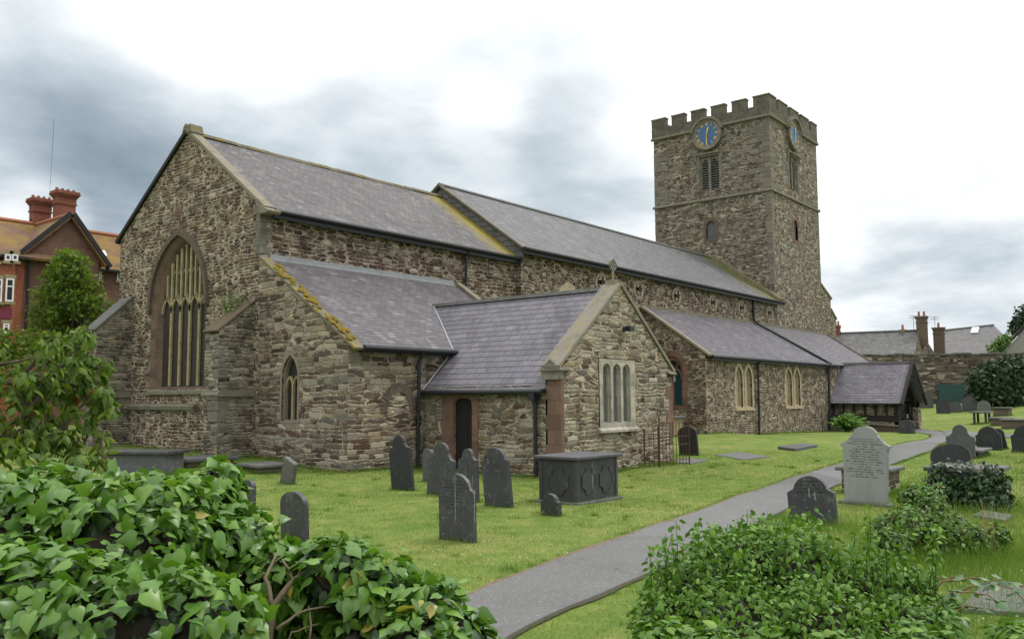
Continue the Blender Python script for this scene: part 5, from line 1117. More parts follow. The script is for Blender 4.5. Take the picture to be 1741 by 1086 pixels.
o = obj('noticeboard_back', mb, M['tealboard'], bevel=.01); o.location = (p0.x, p0.y, zg+.02); tag(o, 'teal green board leaning against the boundary wall behind small headstones', 'board')
# ------------------------------------------------------------------ houses beyond the wall
def gable_house(name, label, rA, rB, fA, fB, bA, bB, wallm, roofm, base=-2, hip=0):
    rA, rB, fA, fB, bA, bB = [Vector(q) for q in (rA, rB, fA, fB, bA, bB)]; c = (fA+fB+bA+bB)/4; c.z = 0
    t_ = thing(name, label, 'house', c, 'houses beyond the boundary wall'); q = MB()
    dn = lambda v_: Vector((v_.x, v_.y, base))-c
    for a, b_ in ((fA, fB), (bB, bA)): q.poly([a-c, dn(a), dn(b_), b_-c])
    if hip: q.poly([fB-c, dn(fB), dn(bB), bB-c]); q.poly([bA-c, dn(bA), dn(fA), fA-c, ])
    else: q.poly([rB-c, fB-c, dn(fB), dn(bB), bB-c]); q.poly([rA-c, bA-c, dn(bA), dn(fA), fA-c])
    obj('wall', q, wallm, t_); r_ = MB(); k = 1.04
    slab(r_, [rA-c, rB-c, fB-c+(fB-rB)*.04, fA-c+(fA-rA)*.04], .15); slab(r_, [rB-c, rA-c, bA-c+(bA-rA)*.04, bB-c+(bB-rB)*.04], .15)
    if hip: slab(r_, [rB-c, fB-c, bB-c], .15)
    ro = obj('roof', r_, roofm, t_); rd = MB(); rd.tube([rA-c+Vector((0, 0, .05)), rB-c+Vector((0, 0, .05))], .12, 6); obj('ridge', rd, M['slabstone'], ro); return t_, c, ro
def chimney(par, c, pos, wd, dp, h, mat, pots=2, ax=None):
    q = MB(); ax = ax or Vector((1, 0, 0)); ay = Vector((-ax.y, ax.x, 0)); p = Vector(pos)-c
    def blk(w2, d2, z0, z1): q.prism([p+ax*(sx*w2/2)+ay*(sy*d2/2)+Vector((0, 0, z0)) for sx, sy in ((-1, -1), (1, -1), (1, 1), (-1, 1))], (0, 0, z1-z0))
    blk(wd, dp, -1.5, h); blk(wd*1.12, dp*1.12, h-.48, h-.36); blk(wd*1.14, dp*1.14, h, h+.14); blk(wd*1.24, dp*1.24, h+.14, h+.30)
    o = obj('chimney', q, mat, par)
    for k in range(pots):
        s_ = (k-(pots-1)/2)*wd/pots; q = MB(); b0_ = p+ax*s_+Vector((0, 0, h+.28)); q.tube([b0_, b0_+Vector((0, 0, .12)), b0_+Vector((0, 0, .5)), b0_+Vector((0, 0, .55))], [.16, .13, .11, .14], 8); obj('chimney_pot', q, M['terracotta'], o)
    return o
D = at_depth
H1, c1, r1 = gable_house('slate_house', 'long slate roofed house over the wall with a stone end gable and tall brick chimney', D(1400, 568, 102), D(1564, 562, 96), D(1400, 612, 98), D(1551, 612, 91.5), D(1425, 610, 106), D(1596, 610, 99), M['aisle'], M['slate_far'])
axv = (D(1564, 562, 96)-D(1400, 568, 102)); axv.z = 0; axv.normalize()
chimney(H1, c1, D(1568, 565, 95.5), 1.05, .8, 1.5, M['brick_t'], 2, axv); chimney(H1, c1, D(1535, 566, 97), .5, .5, .1, M['buffstone'], 1, axv)
chimney(H1, c1, D(1424, 575, 101), .6, .6, 1.2, M['brick_c'], 2, axv)
def antenna(par, c, base, h):
    q = MB(); b0_ = Vector(base)-c; q.tube([b0_, b0_+Vector((0, 0, h))], .025, 5)
    for k, zz_ in enumerate((h-.05, h-.3)):
        q.tube([b0_+Vector((-.5, .3, zz_)), b0_+Vector((.5, -.3, zz_))], .02, 5)
        for j in range(5): m_ = Vector((-.45+.22*j, .27-.135*j, zz_)); q.tube([b0_+m_+Vector((-.12, -.18, 0)), b0_+m_+Vector((.12, .18, 0))], .014, 4)
    obj('antenna', q, M['iron'], par)
antenna(H1, c1, D(1554, 562, 96), 1.7)
H2, c2, r2 = gable_house('slate_house', 'hipped slate house with a white skylight at the far end of the wall', D(1606, 562, 106), D(1690, 553, 104), D(1588, 607, 98), D(1730, 600, 95), D(1620, 590, 112), D(1722, 585, 108), M['grey'], M['slate_far'], hip=1)
chimney(H2, c2, D(1597, 585, 97), 1.1, .7, 1.6, M['brick_t'], 1, axv); antenna(H2, c2, D(1590, 562, 97), 1.6)
nn_ = ((D(1690, 553, 104)-D(1606, 562, 106)).cross(D(1730, 600, 95)-D(1690, 553, 104))).normalized(); nn_ = nn_ if nn_.z > 0 else -nn_
def on_roof(px, py, pt, n): d = Vector(ray(px, py)); k = (Vector(pt)-Vector(CAM)).dot(n)/d.dot(n); return Vector(CAM)+d*k
q = MB(); q.prism([on_roof(x_, y_, D(1690, 553, 104), nn_)-c2+nn_*.05 for x_, y_ in ((1650, 567.5), (1663, 566.5), (1665, 557.5), (1653, 558))], nn_*.1); obj('skylight', q, M['white'], r2)
H3, c3, r3 = gable_house('rendered_house', 'grey rendered gable with dark verge rising at the edge of the view behind the wall', D(1790, 505, 86), D(1800, 505, 100), D(1705, 600, 84), D(1722, 600, 97), D(1880, 600, 88), D(1890, 600, 101), M['grey'], M['slate_far'])
q = MB(); q.prism([D(1700, 603, 83.6)-c3, D(1790, 503, 85.6)-c3, D(1790, 497, 85.6)-c3, D(1697, 599, 83.6)-c3], nw_*.15); obj('verge', q, M['board'], H3)
# ------------------------------------------------------------------ red brick house beyond the chancel
BH = thing('brick_house', 'tall red brick house with orange tiled roofs, a gabled wing and two big chimneys', 'house', W(5.5, -23, 0)); c = Vector(BH.location)
def bp(name, mb, mat, par=None, **k):
    mb.v = [tuple(Vector(p)-c) for p in mb.v]; return obj(name, mb, mat, par or BH, **k)
VH = -22.0; pu = lambda x_, y_, v=VH: at_v(x_, y_, v)
gl, gr = pu(41, 430)[0], pu(168, 438)[0]; ga, za_, _ = pu(118, 368); ze = 9.85
q = MB(); q.wall([(gl, -1), (gr, -1), (gr, ze), (ga, za_-.15), (gl, ze)], [], FS(VH), NS, 0); q.poly([W(gl, VH, -1), W(gl, VH, ze), W(gl, -31, ze), W(gl, -31, -1)]); q.poly([W(gr, VH, -1), W(gr, VH, ze), W(gr, -31, ze), W(gr, -31, -1)]); bp('gable_wall', q, M['brick_b'])
q = MB(); slab(q, [W(ga, VH+.35, za_+.06), W(ga, -31, za_+.06), W(gl-.35, -31, ze-.28), W(gl-.35, VH+.35, ze-.28)], .12); slab(q, [W(ga, VH+.35, za_+.06), W(ga, -31, za_+.06), W(gr+.35, -31, ze-.28), W(gr+.35, VH+.35, ze-.28)], .12); bp('wing_roof', q, M['tile'])
q = MB(); cope_s(q, (gl-.45, ze-.42), (ga, za_+.06), VH+.3, VH+.42, .22); cope_s(q, (gr+.45, ze-.42), (ga, za_+.06), VH+.3, VH+.42, .22); cope_s(q, (gl-.45, ze-.55), (ga, za_-.12), VH+.12, VH+.28, .12); cope_s(q, (gr+.45, ze-.55), (ga, za_-.12), VH+.12, VH+.28, .12); bp('barge_board', q, M['board'])
q = MB(); q.wall([(gr, -1), (20, -1), (20, 9.75), (gr, 9.75)], [], FS(VH-1.2), NS, 0); bp('wall', q, M['brick_b'])
q = MB(); q.wall([(-9, -1), (gl, -1), (gl, 9.75), (-9, 9.75)], [], FS(VH+.15), NS, 0); q.poly([W(-9, VH, -1), W(-9, VH, 9.75), W(-9, -31, 9.75), W(-9, -31, -1)]); q.poly([W(gl, VH+.15, -1), W(gl, VH+.15, 9.75), W(gl, VH-.2, 9.75), W(gl, VH-.2, -1)]); bp('wall', q, M['brick_o'])
rz1 = pu(0, 374, -26.5)[1]; rz2 = pu(210, 404, -26.5)[1]
q = MB(); slab(q, [W(-9.3, -26.5, rz1), W(ga, -26.5, rz1), W(ga, VH+.6, 9.5), W(-9.3, VH+.6, 9.5)], .14); slab(q, [W(-9.3, -26.5, rz1), W(ga, -26.5, rz1), W(ga, -31.6, 9.5), W(-9.3, -31.6, 9.5)], .14)
slab(q, [W(ga, -26.5, rz2), W(20, -26.5, rz2), W(20, VH-.8, 9.55), W(ga, VH-.8, 9.55)], .14); slab(q, [W(ga, -26.5, rz2), W(20, -26.5, rz2), W(20, -31.6, 9.5), W(ga, -31.6, 9.5)], .14); mr = bp('roof', q, M['tile'])
q = MB(); q.tube([W(-9.3, -26.5, rz1+.05), W(ga, -26.5, rz1+.05)], .14, 6); q.tube([W(ga, -26.5, rz2+.05), W(20, -26.5, rz2+.05)], .14, 6); q.tube([W(ga, VH+.36, za_+.1), W(ga, -30, za_+.1)], .12, 6); bp('ridge_tile', q, M['terracotta'])
q = MB(); q.boxw(-9, gl, VH+.4, VH+.62, 9.34, 9.5); q.boxw(gr, 20, VH-.95, VH-.75, 9.42, 9.55); q.boxw(gl+.12, gl+.24, VH+.17, VH+.29, 2, 9.3); bp('gutter', q, M['board'])
def bchim(px0, px1, py0, py1, v):
    u0, z1, _ = pu(px0, py0, v); u1 = pu(px1, py0, v)[0]; zb_ = pu(px0, py1, v)[1]; wd = u1-u0; q = MB()
    def blk(e, z0, z_1): q.boxw(u0-e, u1+e, v-wd*.75-e, v+e, z0, z_1)
    e0 = -.12*wd; H_ = z1-zb_
    blk(e0, zb_-2, z1-H_*.42); blk(e0+.06, z1-H_*.42, z1-H_*.38); blk(e0+.02, z1-H_*.38, z1-H_*.22)
    for k in range(5): blk(e0+.05+.035*k, z1-H_*(.22-.03*k), z1-H_*(.19-.03*k)+.002)
    blk(e0+.16, z1-H_*.07, z1)
    o = bp('chimney', q, M['brick_c'])
    for k in range(4):
        q = MB(); b0_ = W(u0+wd*(.14+.24*k), v-wd*.35, z1-.02); q.tube([b0_, b0_+Vector((0, 0, .16)), b0_+Vector((0, 0, .2))], [.1, .085, .1], 8); bp('chimney_pot', q, M['terracotta'], o)
bchim(97, 137, 321, 376, -24.2); bchim(56, 95, 334, 390, -26.2)
q = MB(); ua, za2, _ = pu(84, 330, -25.5); q.tube([W(ua, -25.5, za2-1.2), W(ua+.08, -25.5, za2+4.6)], .009, 5); bp('aerial_mast', q, M['iron'])
q = MB(); ua, za2, _ = pu(52, 380, -26.5); q.boxw(ua-.04, ua+.04, -26.54, -26.46, za2-.3, za2+.25); q.boxw(ua-.14, ua+.14, -26.54, -26.46, za2+.02, za2+.10); bp('finial', q, M['board'])
# bay and sashes on the orange front
bu0, bu1 = pu(-90, 480)[0], pu(35, 480, VH+.7)[0]
q = MB(); q.prism([W(bu0, VH+.15, -1), W(bu0, VH+.8, -1), W(bu1-.5, VH+.8, -1), W(bu1, VH+.15, -1)], (0, 0, 10.05)); bay = bp('bay', q, M['brick_o'])
def sash(x0, x1, y0, y1, v, par=None, bars=1):
    u0, z1, _ = pu(x0, y0, v); u1, z0, _ = pu(x1, y1, v); q = MB()
    ol = [(u0, z0), (u1, z0), (u1, z1), (u0, z1)]; il = [(u0+.07, z0+.08), (u1-.07, z0+.08), (u1-.07, z1-.07), (u0+.07, z1-.07)]
    q.ring(ol, il, FS(v), NS, .0, .06)
    for k in range(bars): zz_ = z0+(z1-z0)*(.66 if bars == 1 else (k+1)/(bars+1)); q.boxw(u0+.05, u1-.05, v, v+.055, zz_-.03, zz_+.03)
    o = bp('window', q, M['white'], par or BH); g = MB(); poly_flat(g, ol, FS(v), NS, .02); bp('glass', g, M['sash'], o)
    q = MB(); q.boxw(u0-.1, u1+.1, v, v+.12, z0-.16, z0-.01); q.boxw(u0-.1, u1+.1, v, v+.03, z1+.01, z1+.2); bp('sill', q, M['buffstone'], o)
sash(10, 22, 473, 513, VH+.81); sash(-14, 2, 473, 513, VH+.81); sash(5, 15, 550, 566, VH+.81)
for x0 in (-12, 8, 20): sash(x0, x0+10, 432, 444, VH+.81, None, 0)
u0, z1, _ = pu(-40, 520, VH+.81); u1, z0, _ = pu(20, 542, VH+.81); q = MB(); q.boxw(u0, u1, VH+.75, VH+.84, z0, z1); bp('spandrel_panel', q, M['maroon'])
sash(199, 208, 455, 477, VH-1.19); sash(168, 172, 452, 475, VH-1.19)
rp = Vector((0, 0, 0)); n2_ = (W(20, -26.5, rz2)-W(ga, -26.5, rz2)).cross(W(20, VH-.8, 9.55)-W(20, -26.5, rz2)).normalized(); n2_ = n2_ if n2_.z > 0 else -n2_
q = MB(); q.prism([on_roof(x_, y_, W(20, -26.5, rz2), n2_)+n2_*.02 for x_, y_ in ((173, 437), (181, 438), (177, 429), (169, 429))], n2_*.12); bp('skylight', q, M['white'])
# ------------------------------------------------------------------ foliage
IVY_T = np.array([(0, 0, .02), (-.26, -.14, -.02), (-.46, .04, -.06), (-.45, .30, -.07), (-.22, .64, -.07), (0, 1.0, -.17), (.22, .64, -.07), (.45, .30, -.07), (.46, .04, -.06), (.26, -.14, -.02), (0, .38, .06)], float)
IVY_F = np.array([(i_, 10, (i_+1) % 10) for i_ in range(10)])
LF_T = np.array([(0, 0, 0), (-.30, .38, -.06), (-.2, .72, -.09), (0, 1, -.2), (.2, .72, -.09), (.30, .38, -.06), (0, .5, .03)], float)
LF_F = np.array([(0, 6, 1), (1, 6, 2), (2, 6, 3), (3, 6, 4), (4, 6, 5), (5, 6, 0)])
DI_T = np.array([(0, 0, 0), (-.36, .5, -.07), (0, 1, -.1), (.36, .5, -.07)], float); DI_F = np.array([(0, 2, 1), (0, 3, 2)])
def unit(a): return a/np.maximum(np.linalg.norm(a, axis=-1, keepdims=True), 1e-9)
def leaf_mesh(pos, nrm, tip, size, T, Fc):
    n = unit(nrm); tp = unit(tip-n*(tip*n).sum(-1, keepdims=True)); sd_ = np.cross(tp, n)
    V = pos[:, None]+size[:, None, None]*(T[None, :, :1]*sd_[:, None]+T[None, :, 1:2]*tp[:, None]+T[None, :, 2:3]*n[:, None])
    k = len(T); Fa = (Fc[None]+np.arange(len(pos))[:, None, None]*k).reshape(-1, 3)
    return V.reshape(-1, 3), Fa
def shell(blobs, n, lo=.72, hi=1.06, upb=.35, keep_in=.12, sq=1.0, weights=None):
    C = np.array([b_[0] for b_ in blobs], float); r = np.array([b_[1] for b_ in blobs], float); wgt = r**2 if weights is None else np.array(weights); wgt = wgt/wgt.sum()
    out_p, out_n = [], []; got = 0
    while got < n:
        k = RNG.choice(len(r), 4*n, p=wgt); d = RNG.normal(size=(4*n, 3)); d[:, 2] += upb; d = unit(d)
        f = RNG.uniform(lo, hi, 4*n)**.8; lump = 1+.13*np.sin(d[:, 0]*5+k)*np.cos(d[:, 1]*6+2*k)+.08*np.sin(d[:, 2]*9+k*3)
        p = C[k]+d*(r[k]*f*lump)[:, None]*np.array([1, 1, sq])
        dist = np.linalg.norm((p[:, None]-C[None])/np.array([1, 1, sq]), axis=-1)/r[None]; dist[np.arange(len(k)), k] = 9
        ok = (dist.min(1) > .88) | (RNG.random(4*n) < keep_in); out_p.append(p[ok]); out_n.append(d[ok]); got += ok.sum()
    return np.concatenate(out_p)[:n], np.concatenate(out_n)[:n]
def foliage(name, p, d, size, T, Fc, mat, parent, droop=.8, up=.5, rnd=.55, var=.3):
    n = len(p); nrm = d*.9+np.array([0, 0, up])+RNG.normal(0, rnd, (n, 3)); tip = d*.6+np.array([0, 0, -droop])+RNG.normal(0, .5, (n, 3))
    s_ = size*RNG.uniform(1-var, 1+var, n); V, Fa = leaf_mesh(p, nrm, tip, s_, T, Fc); tint = np.repeat(np.clip(RNG.beta(2.2, 2.2, n)*.92+RNG.choice([0, .5], n, p=[.975, .025]), 0, 1), len(T))
    return np_obj(name, V-np.array(parent.location), Fa, mat, parent, tint)
def core(name, blobs, f, mat, parent):                 # solid core, coloured dark to stand in for shade inside a bush
    mb = MB(); L = Vector(parent.location)
    for c_, r_ in blobs:
        n = 10; vs = []; fs = []
        for i in range(n+1):
            th_ = math.pi*i/n
            for j in range(14):
                ph = 2*math.pi*j/14; rr = r_*f*(1+.18*math.sin(3*ph+c_[0]*9)*math.sin(2*th_)+.1*math.sin(7*ph+th_*5)); vs.append(Vector(c_)+Vector((math.sin(th_)*math.cos(ph), math.sin(th_)*math.sin(ph), math.cos(th_)))*rr-L)
        for i in range(n):
            for j in range(14): fs.append((i*14+j, (i+1)*14+j, (i+1)*14+(j+1) % 14, i*14+(j+1) % 14))
        mb.add(vs, fs)
    return obj(name, mb, mat, parent)
def PB(lst): return [(tuple(at_depth(x_, y_, d_)), r_) for x_, y_, d_, r_ in lst]
def base_of(bl): q = np.array([b_[0] for b_ in bl]).mean(0); return (q[0], q[1], gz(q[0], q[1]))
def stems(name, lst, mat, parent, n=7):
    mb = MB(); L = Vector(parent.location)
    for pts, r0, r1 in lst:
        P_ = [Vector(p) for p in pts]; out = []
        for i in range(len(P_)-1):
            for k in range(4): f = k/4; q = P_[i].lerp(P_[i+1], f); out.append(q+Vector((random.uniform(-1, 1), random.uniform(-1, 1), random.uniform(-1, 1)))*(.12*(P_[i+1]-P_[i]).length*.25)-L)
        out.append(P_[-1]-L); mb.tube(out, list(np.linspace(r0, r1, len(out))), n)
    return obj(name, mb, mat, parent, smooth=True)
M['coreshade'] = plain('core_shade', (.045, .036, .026), .95, .9, 20, bumpd=.02)  # dark brown painted as the shade seen through gaps between leaves
# big ivy over the low wall, lower left
A3h = at_depth
ib = PB([(40,975,4.2,.44),(170,955,4.3,.42),(275,930,4.6,.34),(335,872,5.0,.23),(372,828,5.2,.15),(395,925,4.9,.23),(460,985,4.8,.21),(570,985,4.6,.22),(650,1020,4.5,.22),(720,1050,4.4,.20),(775,1085,4.3,.15),(560,1000,4.9,.25),
         (500,1050,5.1,.22),(560,1080,5.1,.25),(40,1100,3.6,.40),(190,1120,3.5,.38),(330,1090,3.5,.27),(700,1120,4.2,.24),(610,1110,4.4,.2),(-110,980,4.2,.45),(-130,1120,3.6,.45),(800,1140,4.3,.2)])
IV = thing('ivy', 'glossy heart-leaved ivy sprawling over the low wall in the near corner, woody stems showing', 'ivy', base_of(ib))
HOLES = [(A3h(130, 968, 4.0), .20), (A3h(500, 1050, 4.25), .24), (A3h(540, 1075, 4.2), .2), (A3h(40, 1010, 3.95), .12), (A3h(330, 985, 4.25), .13), (A3h(640, 1070, 4.2), .12), (A3h(240, 1060, 3.3), .10)]
def carve(p, d):
    ok = np.ones(len(p), bool)
    for c_, r_ in HOLES: ok &= np.linalg.norm(p-np.array(c_), axis=1) > r_
    return p[ok], d[ok]
p, d = carve(*shell(ib, 6000, .78, 1.16, .35, .06)); foliage('leaves', p, d, .073, IVY_T, IVY_F, M['l_ivy'], IV, .9, .5, .66, .5)
p, d = carve(*shell(ib, 1100, 1.02, 1.24, .7, .0)); foliage('young_leaves', p, d, .040, IVY_T, IVY_F, M['l_bush'], IV, .3, .6, .7, .4)
p, d = shell(ib, 3000, .5, .8, .1, .3); foliage('inner_leaves', p, d, .07, IVY_T, IVY_F, M['l_ivydark'], IV, .9, .4, .6)  # inner layer in a darker colour, painting the shade behind the outer ivy
core('shade_core', ib, .60, M['coreshade'], IV)
A3 = at_depth
sl = [([A3(455,1120,4.4), A3(462,1030,4.45), A3(500,985,4.5), A3(540,955,4.6)], .022, .010), ([A3(462,1030,4.45), A3(452,980,4.5), A3(470,940,4.6)], .014, .006), ([A3(500,985,4.5), A3(480,950,4.6)], .009, .005), ([A3(580,1120,4.4), A3(592,1060,4.4), A3(585,1020,4.5), A3(600,990,4.6)], .014, .006),
      ([A3(592,1060,4.4), A3(620,1030,4.4)], .009, .005), ([A3(470,1070,4.3), A3(510,1040,4.35), A3(560,1030,4.4)], .009, .004), ([A3(430,1120,4.2), A3(420,1050,4.2), A3(440,1010,4.3)], .009, .004), ([A3(520,1120,4.3), A3(530,1070,4.3), A3(525,1030,4.4)], .007, .004), ([A3(640,1120,4.2), A3(630,1080,4.3), A3(650,1050,4.3)], .008, .004), ([A3(485,1120,4.3), A3(495,1075,4.3), A3(540,1060,4.35)], .006, .003)]
stems('stem', sl, M['stem'], IV)
# bush in front of the path, right
bb_ = PB([(1180,1030,6.3,.36),(1250,975,6.6,.36),(1340,985,6.7,.40),(1430,1030,6.5,.38),(1525,1035,6.4,.30),(1580,1060,6.2,.22),(1130,1070,6.0,.24),(1250,1090,5.8,.40),(1400,1110,5.6,.40),(1550,1100,5.8,.32),(1450,985,6.9,.22),(1390,950,7.0,.14)])
BU = thing('leafy_bush', 'rounded bush of small bright leaves with upright tips beside the path', 'bush', base_of(bb_))
p, d = shell(bb_, 11500, .66, 1.22, .45, .12); foliage('leaves', p, d, .049, LF_T, LF_F, M['l_bush'], BU, .55, .35, .75, .4)
p, d = shell(bb_, 3000, .5, .8, .1, .3); foliage('inner_leaves', p, d, .06, LF_T, LF_F, M['l_ivydark'], BU, .6, .3, .6); core('shade_core', bb_, .62, M['coreshade'], BU)  # darker inner leaves and dark core paint the shade inside the bush
sp_, sd2, stl = [], [], []
for px, py, dd_, h_ in ((1108,1000,6.2,.30),(1192,950,6.5,.26),(1175,960,6.5,.2),(1225,935,6.7,.2),(1255,925,6.7,.2),(1275,930,6.7,.2),(1310,935,6.8,.22),(1370,920,7.1,.24),(1385,900,7.2,.2),(1120,1010,6.1,.2),(1330,930,6.8,.15),(1490,965,6.6,.14),(1580,1000,6.3,.13),(1090,1050,6.0,.14))+tuple((RNG.uniform(1110, 1610), RNG.uniform(925, 1060), RNG.uniform(5.9, 6.7), RNG.uniform(.16, .30)) for _ in range(90)):
    b0_ = A3(px, py, dd_); tip_ = b0_+Vector((random.uniform(-.05, .05), random.uniform(-.05, .05), h_)); stl.append(([b0_-Vector((0, 0, .2)), b0_, tip_], .005, .002))
    for k in range(14):
        f = k/13; an = k*2.4; q = b0_.lerp(tip_, f)+Vector((math.cos(an), math.sin(an), 0))*.03; sp_.append(q); sd2.append((math.cos(an), math.sin(an), .3))
foliage('shoot_leaves', np.array(sp_), np.array(sd2), .055, LF_T, LF_F, M['l_bush'], BU, .5, .5, .35); stems('shoot_stem', stl, M['l_bush'], BU, 5)
nb = PB([(1130,1110,4.6,.16),(1210,1120,4.4,.15),(1300,1120,4.5,.14),(1420,1120,4.4,.13),(1560,1112,4.6,.14),(1725,1098,5.0,.13)])
NB_ = thing('leafy_bush', 'low pale green leaf tips rising along the bottom edge in front of the rounded bush', 'bush', base_of(nb)); p, d = shell(nb, 1500, .6, 1.15, .6, .3); foliage('leaves', p, d, .072, LF_T, LF_F, M['l_bush'], NB_, .4, .6, .5)
# weedy mound
mm_ = PB([(1540,905,11.2,.27),(1590,915,11.2,.30),(1650,925,11.2,.22),(1515,925,10.8,.20),(1575,868,11.6,.22),(1552,845,11.8,.16),(1695,915,11.4,.15),(1625,895,11.5,.16),(1500,895,11.0,.10),(1590,840,12,.12)])
MO = thing('weed_mound', 'mound of weeds, ivy and dead stems between the white marble stone and the bush', 'weeds', base_of(mm_)); p, d = shell(mm_, 3600, .6, 1.3, .6, .2); foliage('leaves', p, d, .072, LF_T, LF_F, M['l_mound'], MO, .4, .4, .65)
p, d = shell(mm_, 1500, .5, .85, .1, .3); foliage('inner_leaves', p, d, .08, LF_T, LF_F, M['l_ivydark'], MO, .5, .3, .6); core('shade_core', mm_, .6, M['coreshade'], MO)  # shade within the mound painted by darker leaves and a dark core
dst = []
for _ in range(70):
    b0_ = A3h(RNG.uniform(1500, 1720), RNG.uniform(890, 950), RNG.uniform(10.8, 11.6)); dst.append(([b0_, b0_+Vector((RNG.uniform(-.12, .12), RNG.uniform(-.12, .12), RNG.uniform(.15, .45)))], .004, .002))
stems('dead_stem', dst, plain('dry_stem', (.26, .19, .10), .9), MO, 4)
# ivy on the chest tomb
q0 = np.array(IT.location); n = 2600; ip = np.empty((n, 3)); idr = np.empty((n, 3)); sel = RNG.random(n)
u_ = RNG.random(n); v_ = RNG.random(n)
e = sel < .60; ip[e] = q0+np.stack([-.10-.22*RNG.random(e.sum())*(1.1-v_[e])-.05*np.sin(u_[e]*9), -.15+1.2*u_[e], (.66+.07*np.sin(u_[e]*7+1))*v_[e]**.8-.06], 1); idr[e] = (-1, 0, .4)
s2 = (sel >= .60) & (sel < .94); ip[s2] = q0+np.stack([-.15+.75*u_[s2]*(.4+.6*RNG.random(s2.sum())), -.08-.15*RNG.random(s2.sum())*(1.1-v_[s2]), .66*v_[s2]-.05], 1); idr[s2] = (0, -1, .4)
t3 = sel >= .94; ip[t3] = q0+np.stack([-.18+.35*u_[t3]**2, -.1+1.1*v_[t3], .74+.06*RNG.random(t3.sum())], 1); idr[t3] = (-.3, 0, 1)
TI = thing('ivy', 'dark ivy spilling over the near sides of the grey topped chest tomb', 'ivy', tuple(q0)); foliage('leaves', ip+RNG.normal(0, .05, ip.shape), idr, .07, IVY_T, IVY_F, M['l_ivydark'], TI, .9, .4, .8, .45)
# drooping tree, left foreground
cb = PB([(15,615,7.0,.24),(75,612,7.2,.22),(125,600,7.4,.17),(140,572,7.6,.12),(172,620,7.6,.14),(150,660,7.5,.20),(90,665,7.4,.22),(35,680,7.2,.20),(178,690,7.5,.12),(120,715,7.5,.18),(165,735,7.5,.13),(70,735,7.3,.17),(20,760,7.0,.2),(100,775,7.2,.2),(165,785,7.3,.12),(-60,650,7,.35),(40,820,6.6,.25),(120,815,6.8,.17),(215,805,6.9,.10),(268,815,6.8,.10)])
CT = thing('drooping_tree', 'small tree with long drooping leaves and bare crooked limbs at the near edge', 'tree', tuple(Vector((*A3(30, 900, 7.2)[:2], .1))))
p, d = shell(cb, 270, .3, 1.15, .3, .6); lp, ldr = [], []
for a_, b_ in zip(p, d):
    k = int(RNG.integers(5, 11)); an = RNG.uniform(0, 6.28)+np.arange(k)*2.4; h_ = np.stack([np.cos(an), np.sin(an), np.zeros(k)], 1)
    lp.append(a_+h_*.02+np.array([0, 0, 1])*RNG.uniform(-.05, .03, (k, 1))); ldr.append(h_*1.2)
foliage('leaves', np.concatenate(lp), np.concatenate(ldr), .092, LF_T*np.array([.95, 1, 1.4]), LF_F, M['l_cherry'], CT, .75, .9, .45, .4)
t0 = A3(40, 930, 7.2); f0 = A3(52, 770, 7.2)
bl = [([t0, f0, A3(45, 710, 7.2)], .05, .04), ([f0, A3(0, 748, 7.1), A3(-80, 730, 7)], .032, .02), ([A3(45, 710, 7.2), A3(30, 655, 7.2), A3(-40, 640, 7.1)], .03, .018), ([A3(45, 710, 7.2), A3(80, 640, 7.3), A3(120, 610, 7.4), A3(140, 575, 7.6)], .03, .008), ([A3(30, 655, 7.2), A3(60, 612, 7.2), A3(85, 622, 7.2)], .016, .006), ([f0, A3(62, 730, 7.25), A3(72, 712, 7.3)], .016, .006),
      ([A3(80, 640, 7.3), A3(130, 655, 7.5), A3(150, 690, 7.5)], .015, .006), ([A3(120, 700, 7.5), A3(150, 685, 7.5), A3(147, 660, 7.5)], .008, .004), ([f0, A3(110, 760, 7.3), A3(170, 790, 7.3)], .015, .006), ([A3(0, 620, 7.1), A3(55, 608, 7.2), A3(82, 618, 7.2)], .014, .005), ([A3(168, 780, 7.4), A3(172, 745, 7.4), A3(178, 800, 7.3)], .01, .004)]
for a_, b_ in zip(p[::2], d[::2]):                      # twigs carrying the leaf clusters
    q_ = Vector(a_); k_ = min((Vector(pt) for br_ in bl for pt in br_[0][1:]), key=lambda v_: (v_-q_).length); bl.append(([k_, k_.lerp(q_, .55)+Vector((0, 0, .04)), q_], .006, .002))
stems('branch', bl, M['bark'], CT)
# trees and shrubs farther off
def tree(name, label, base, trunk_h, blobs, n, size, mat, r0=.2, cat='tree', T=DI_T, Fc=DI_F, group=None, lo=.3, droop=.5, keep=.35):
    t_ = thing(name, label, cat, base, group); cen = np.array([b_[0] for b_ in blobs]); b0_ = Vector(base); top = Vector(cen.mean(0)); lst = [([b0_-Vector((0, 0, .3)), b0_.lerp(top, .3), b0_.lerp(top, .6), top], r0, r0*.45)]
    for c_, r_ in blobs:
        s_ = b0_.lerp(top, random.uniform(.35, .9)); lst.append(([s_, s_.lerp(Vector(c_), .5)+Vector((0, 0, .1*r_)), Vector(c_)], r0*.35, r0*.08))
        for _ in range(3): e_ = Vector(c_)+Vector(RNG.normal(size=3))*r_*.5; lst.append(([Vector(c_), e_], r0*.1, r0*.03))
    stems('trunk', lst, M['bark'], t_)
    p, d = shell(blobs, n, lo, 1.12, .2, keep); foliage('crown', p, d, size, T, Fc, mat, t_, droop, .45, .7, .4); return t_
def P_b(lst): return PB(lst)
mb_ = []
for _ in range(95):
    yy = 605-175*RNG.random(); hwid = np.interp(yy, [430, 450, 480, 520, 560, 610], [4, 18, 40, 62, 80, 84]); xx = 116+hwid*RNG.uniform(-1, 1)
    mb_.append((xx, yy, 40+RNG.uniform(-1.6, 1.6), RNG.uniform(.20, .55)))
tree('maple_tree', 'feathery mid green tree in front of the red brick house gable', (*A3(110, 700, 40)[:2], .4), 3, P_b(mb_), 8000, .18, M['l_maple'], .22, lo=.25, keep=.45, droop=.2)
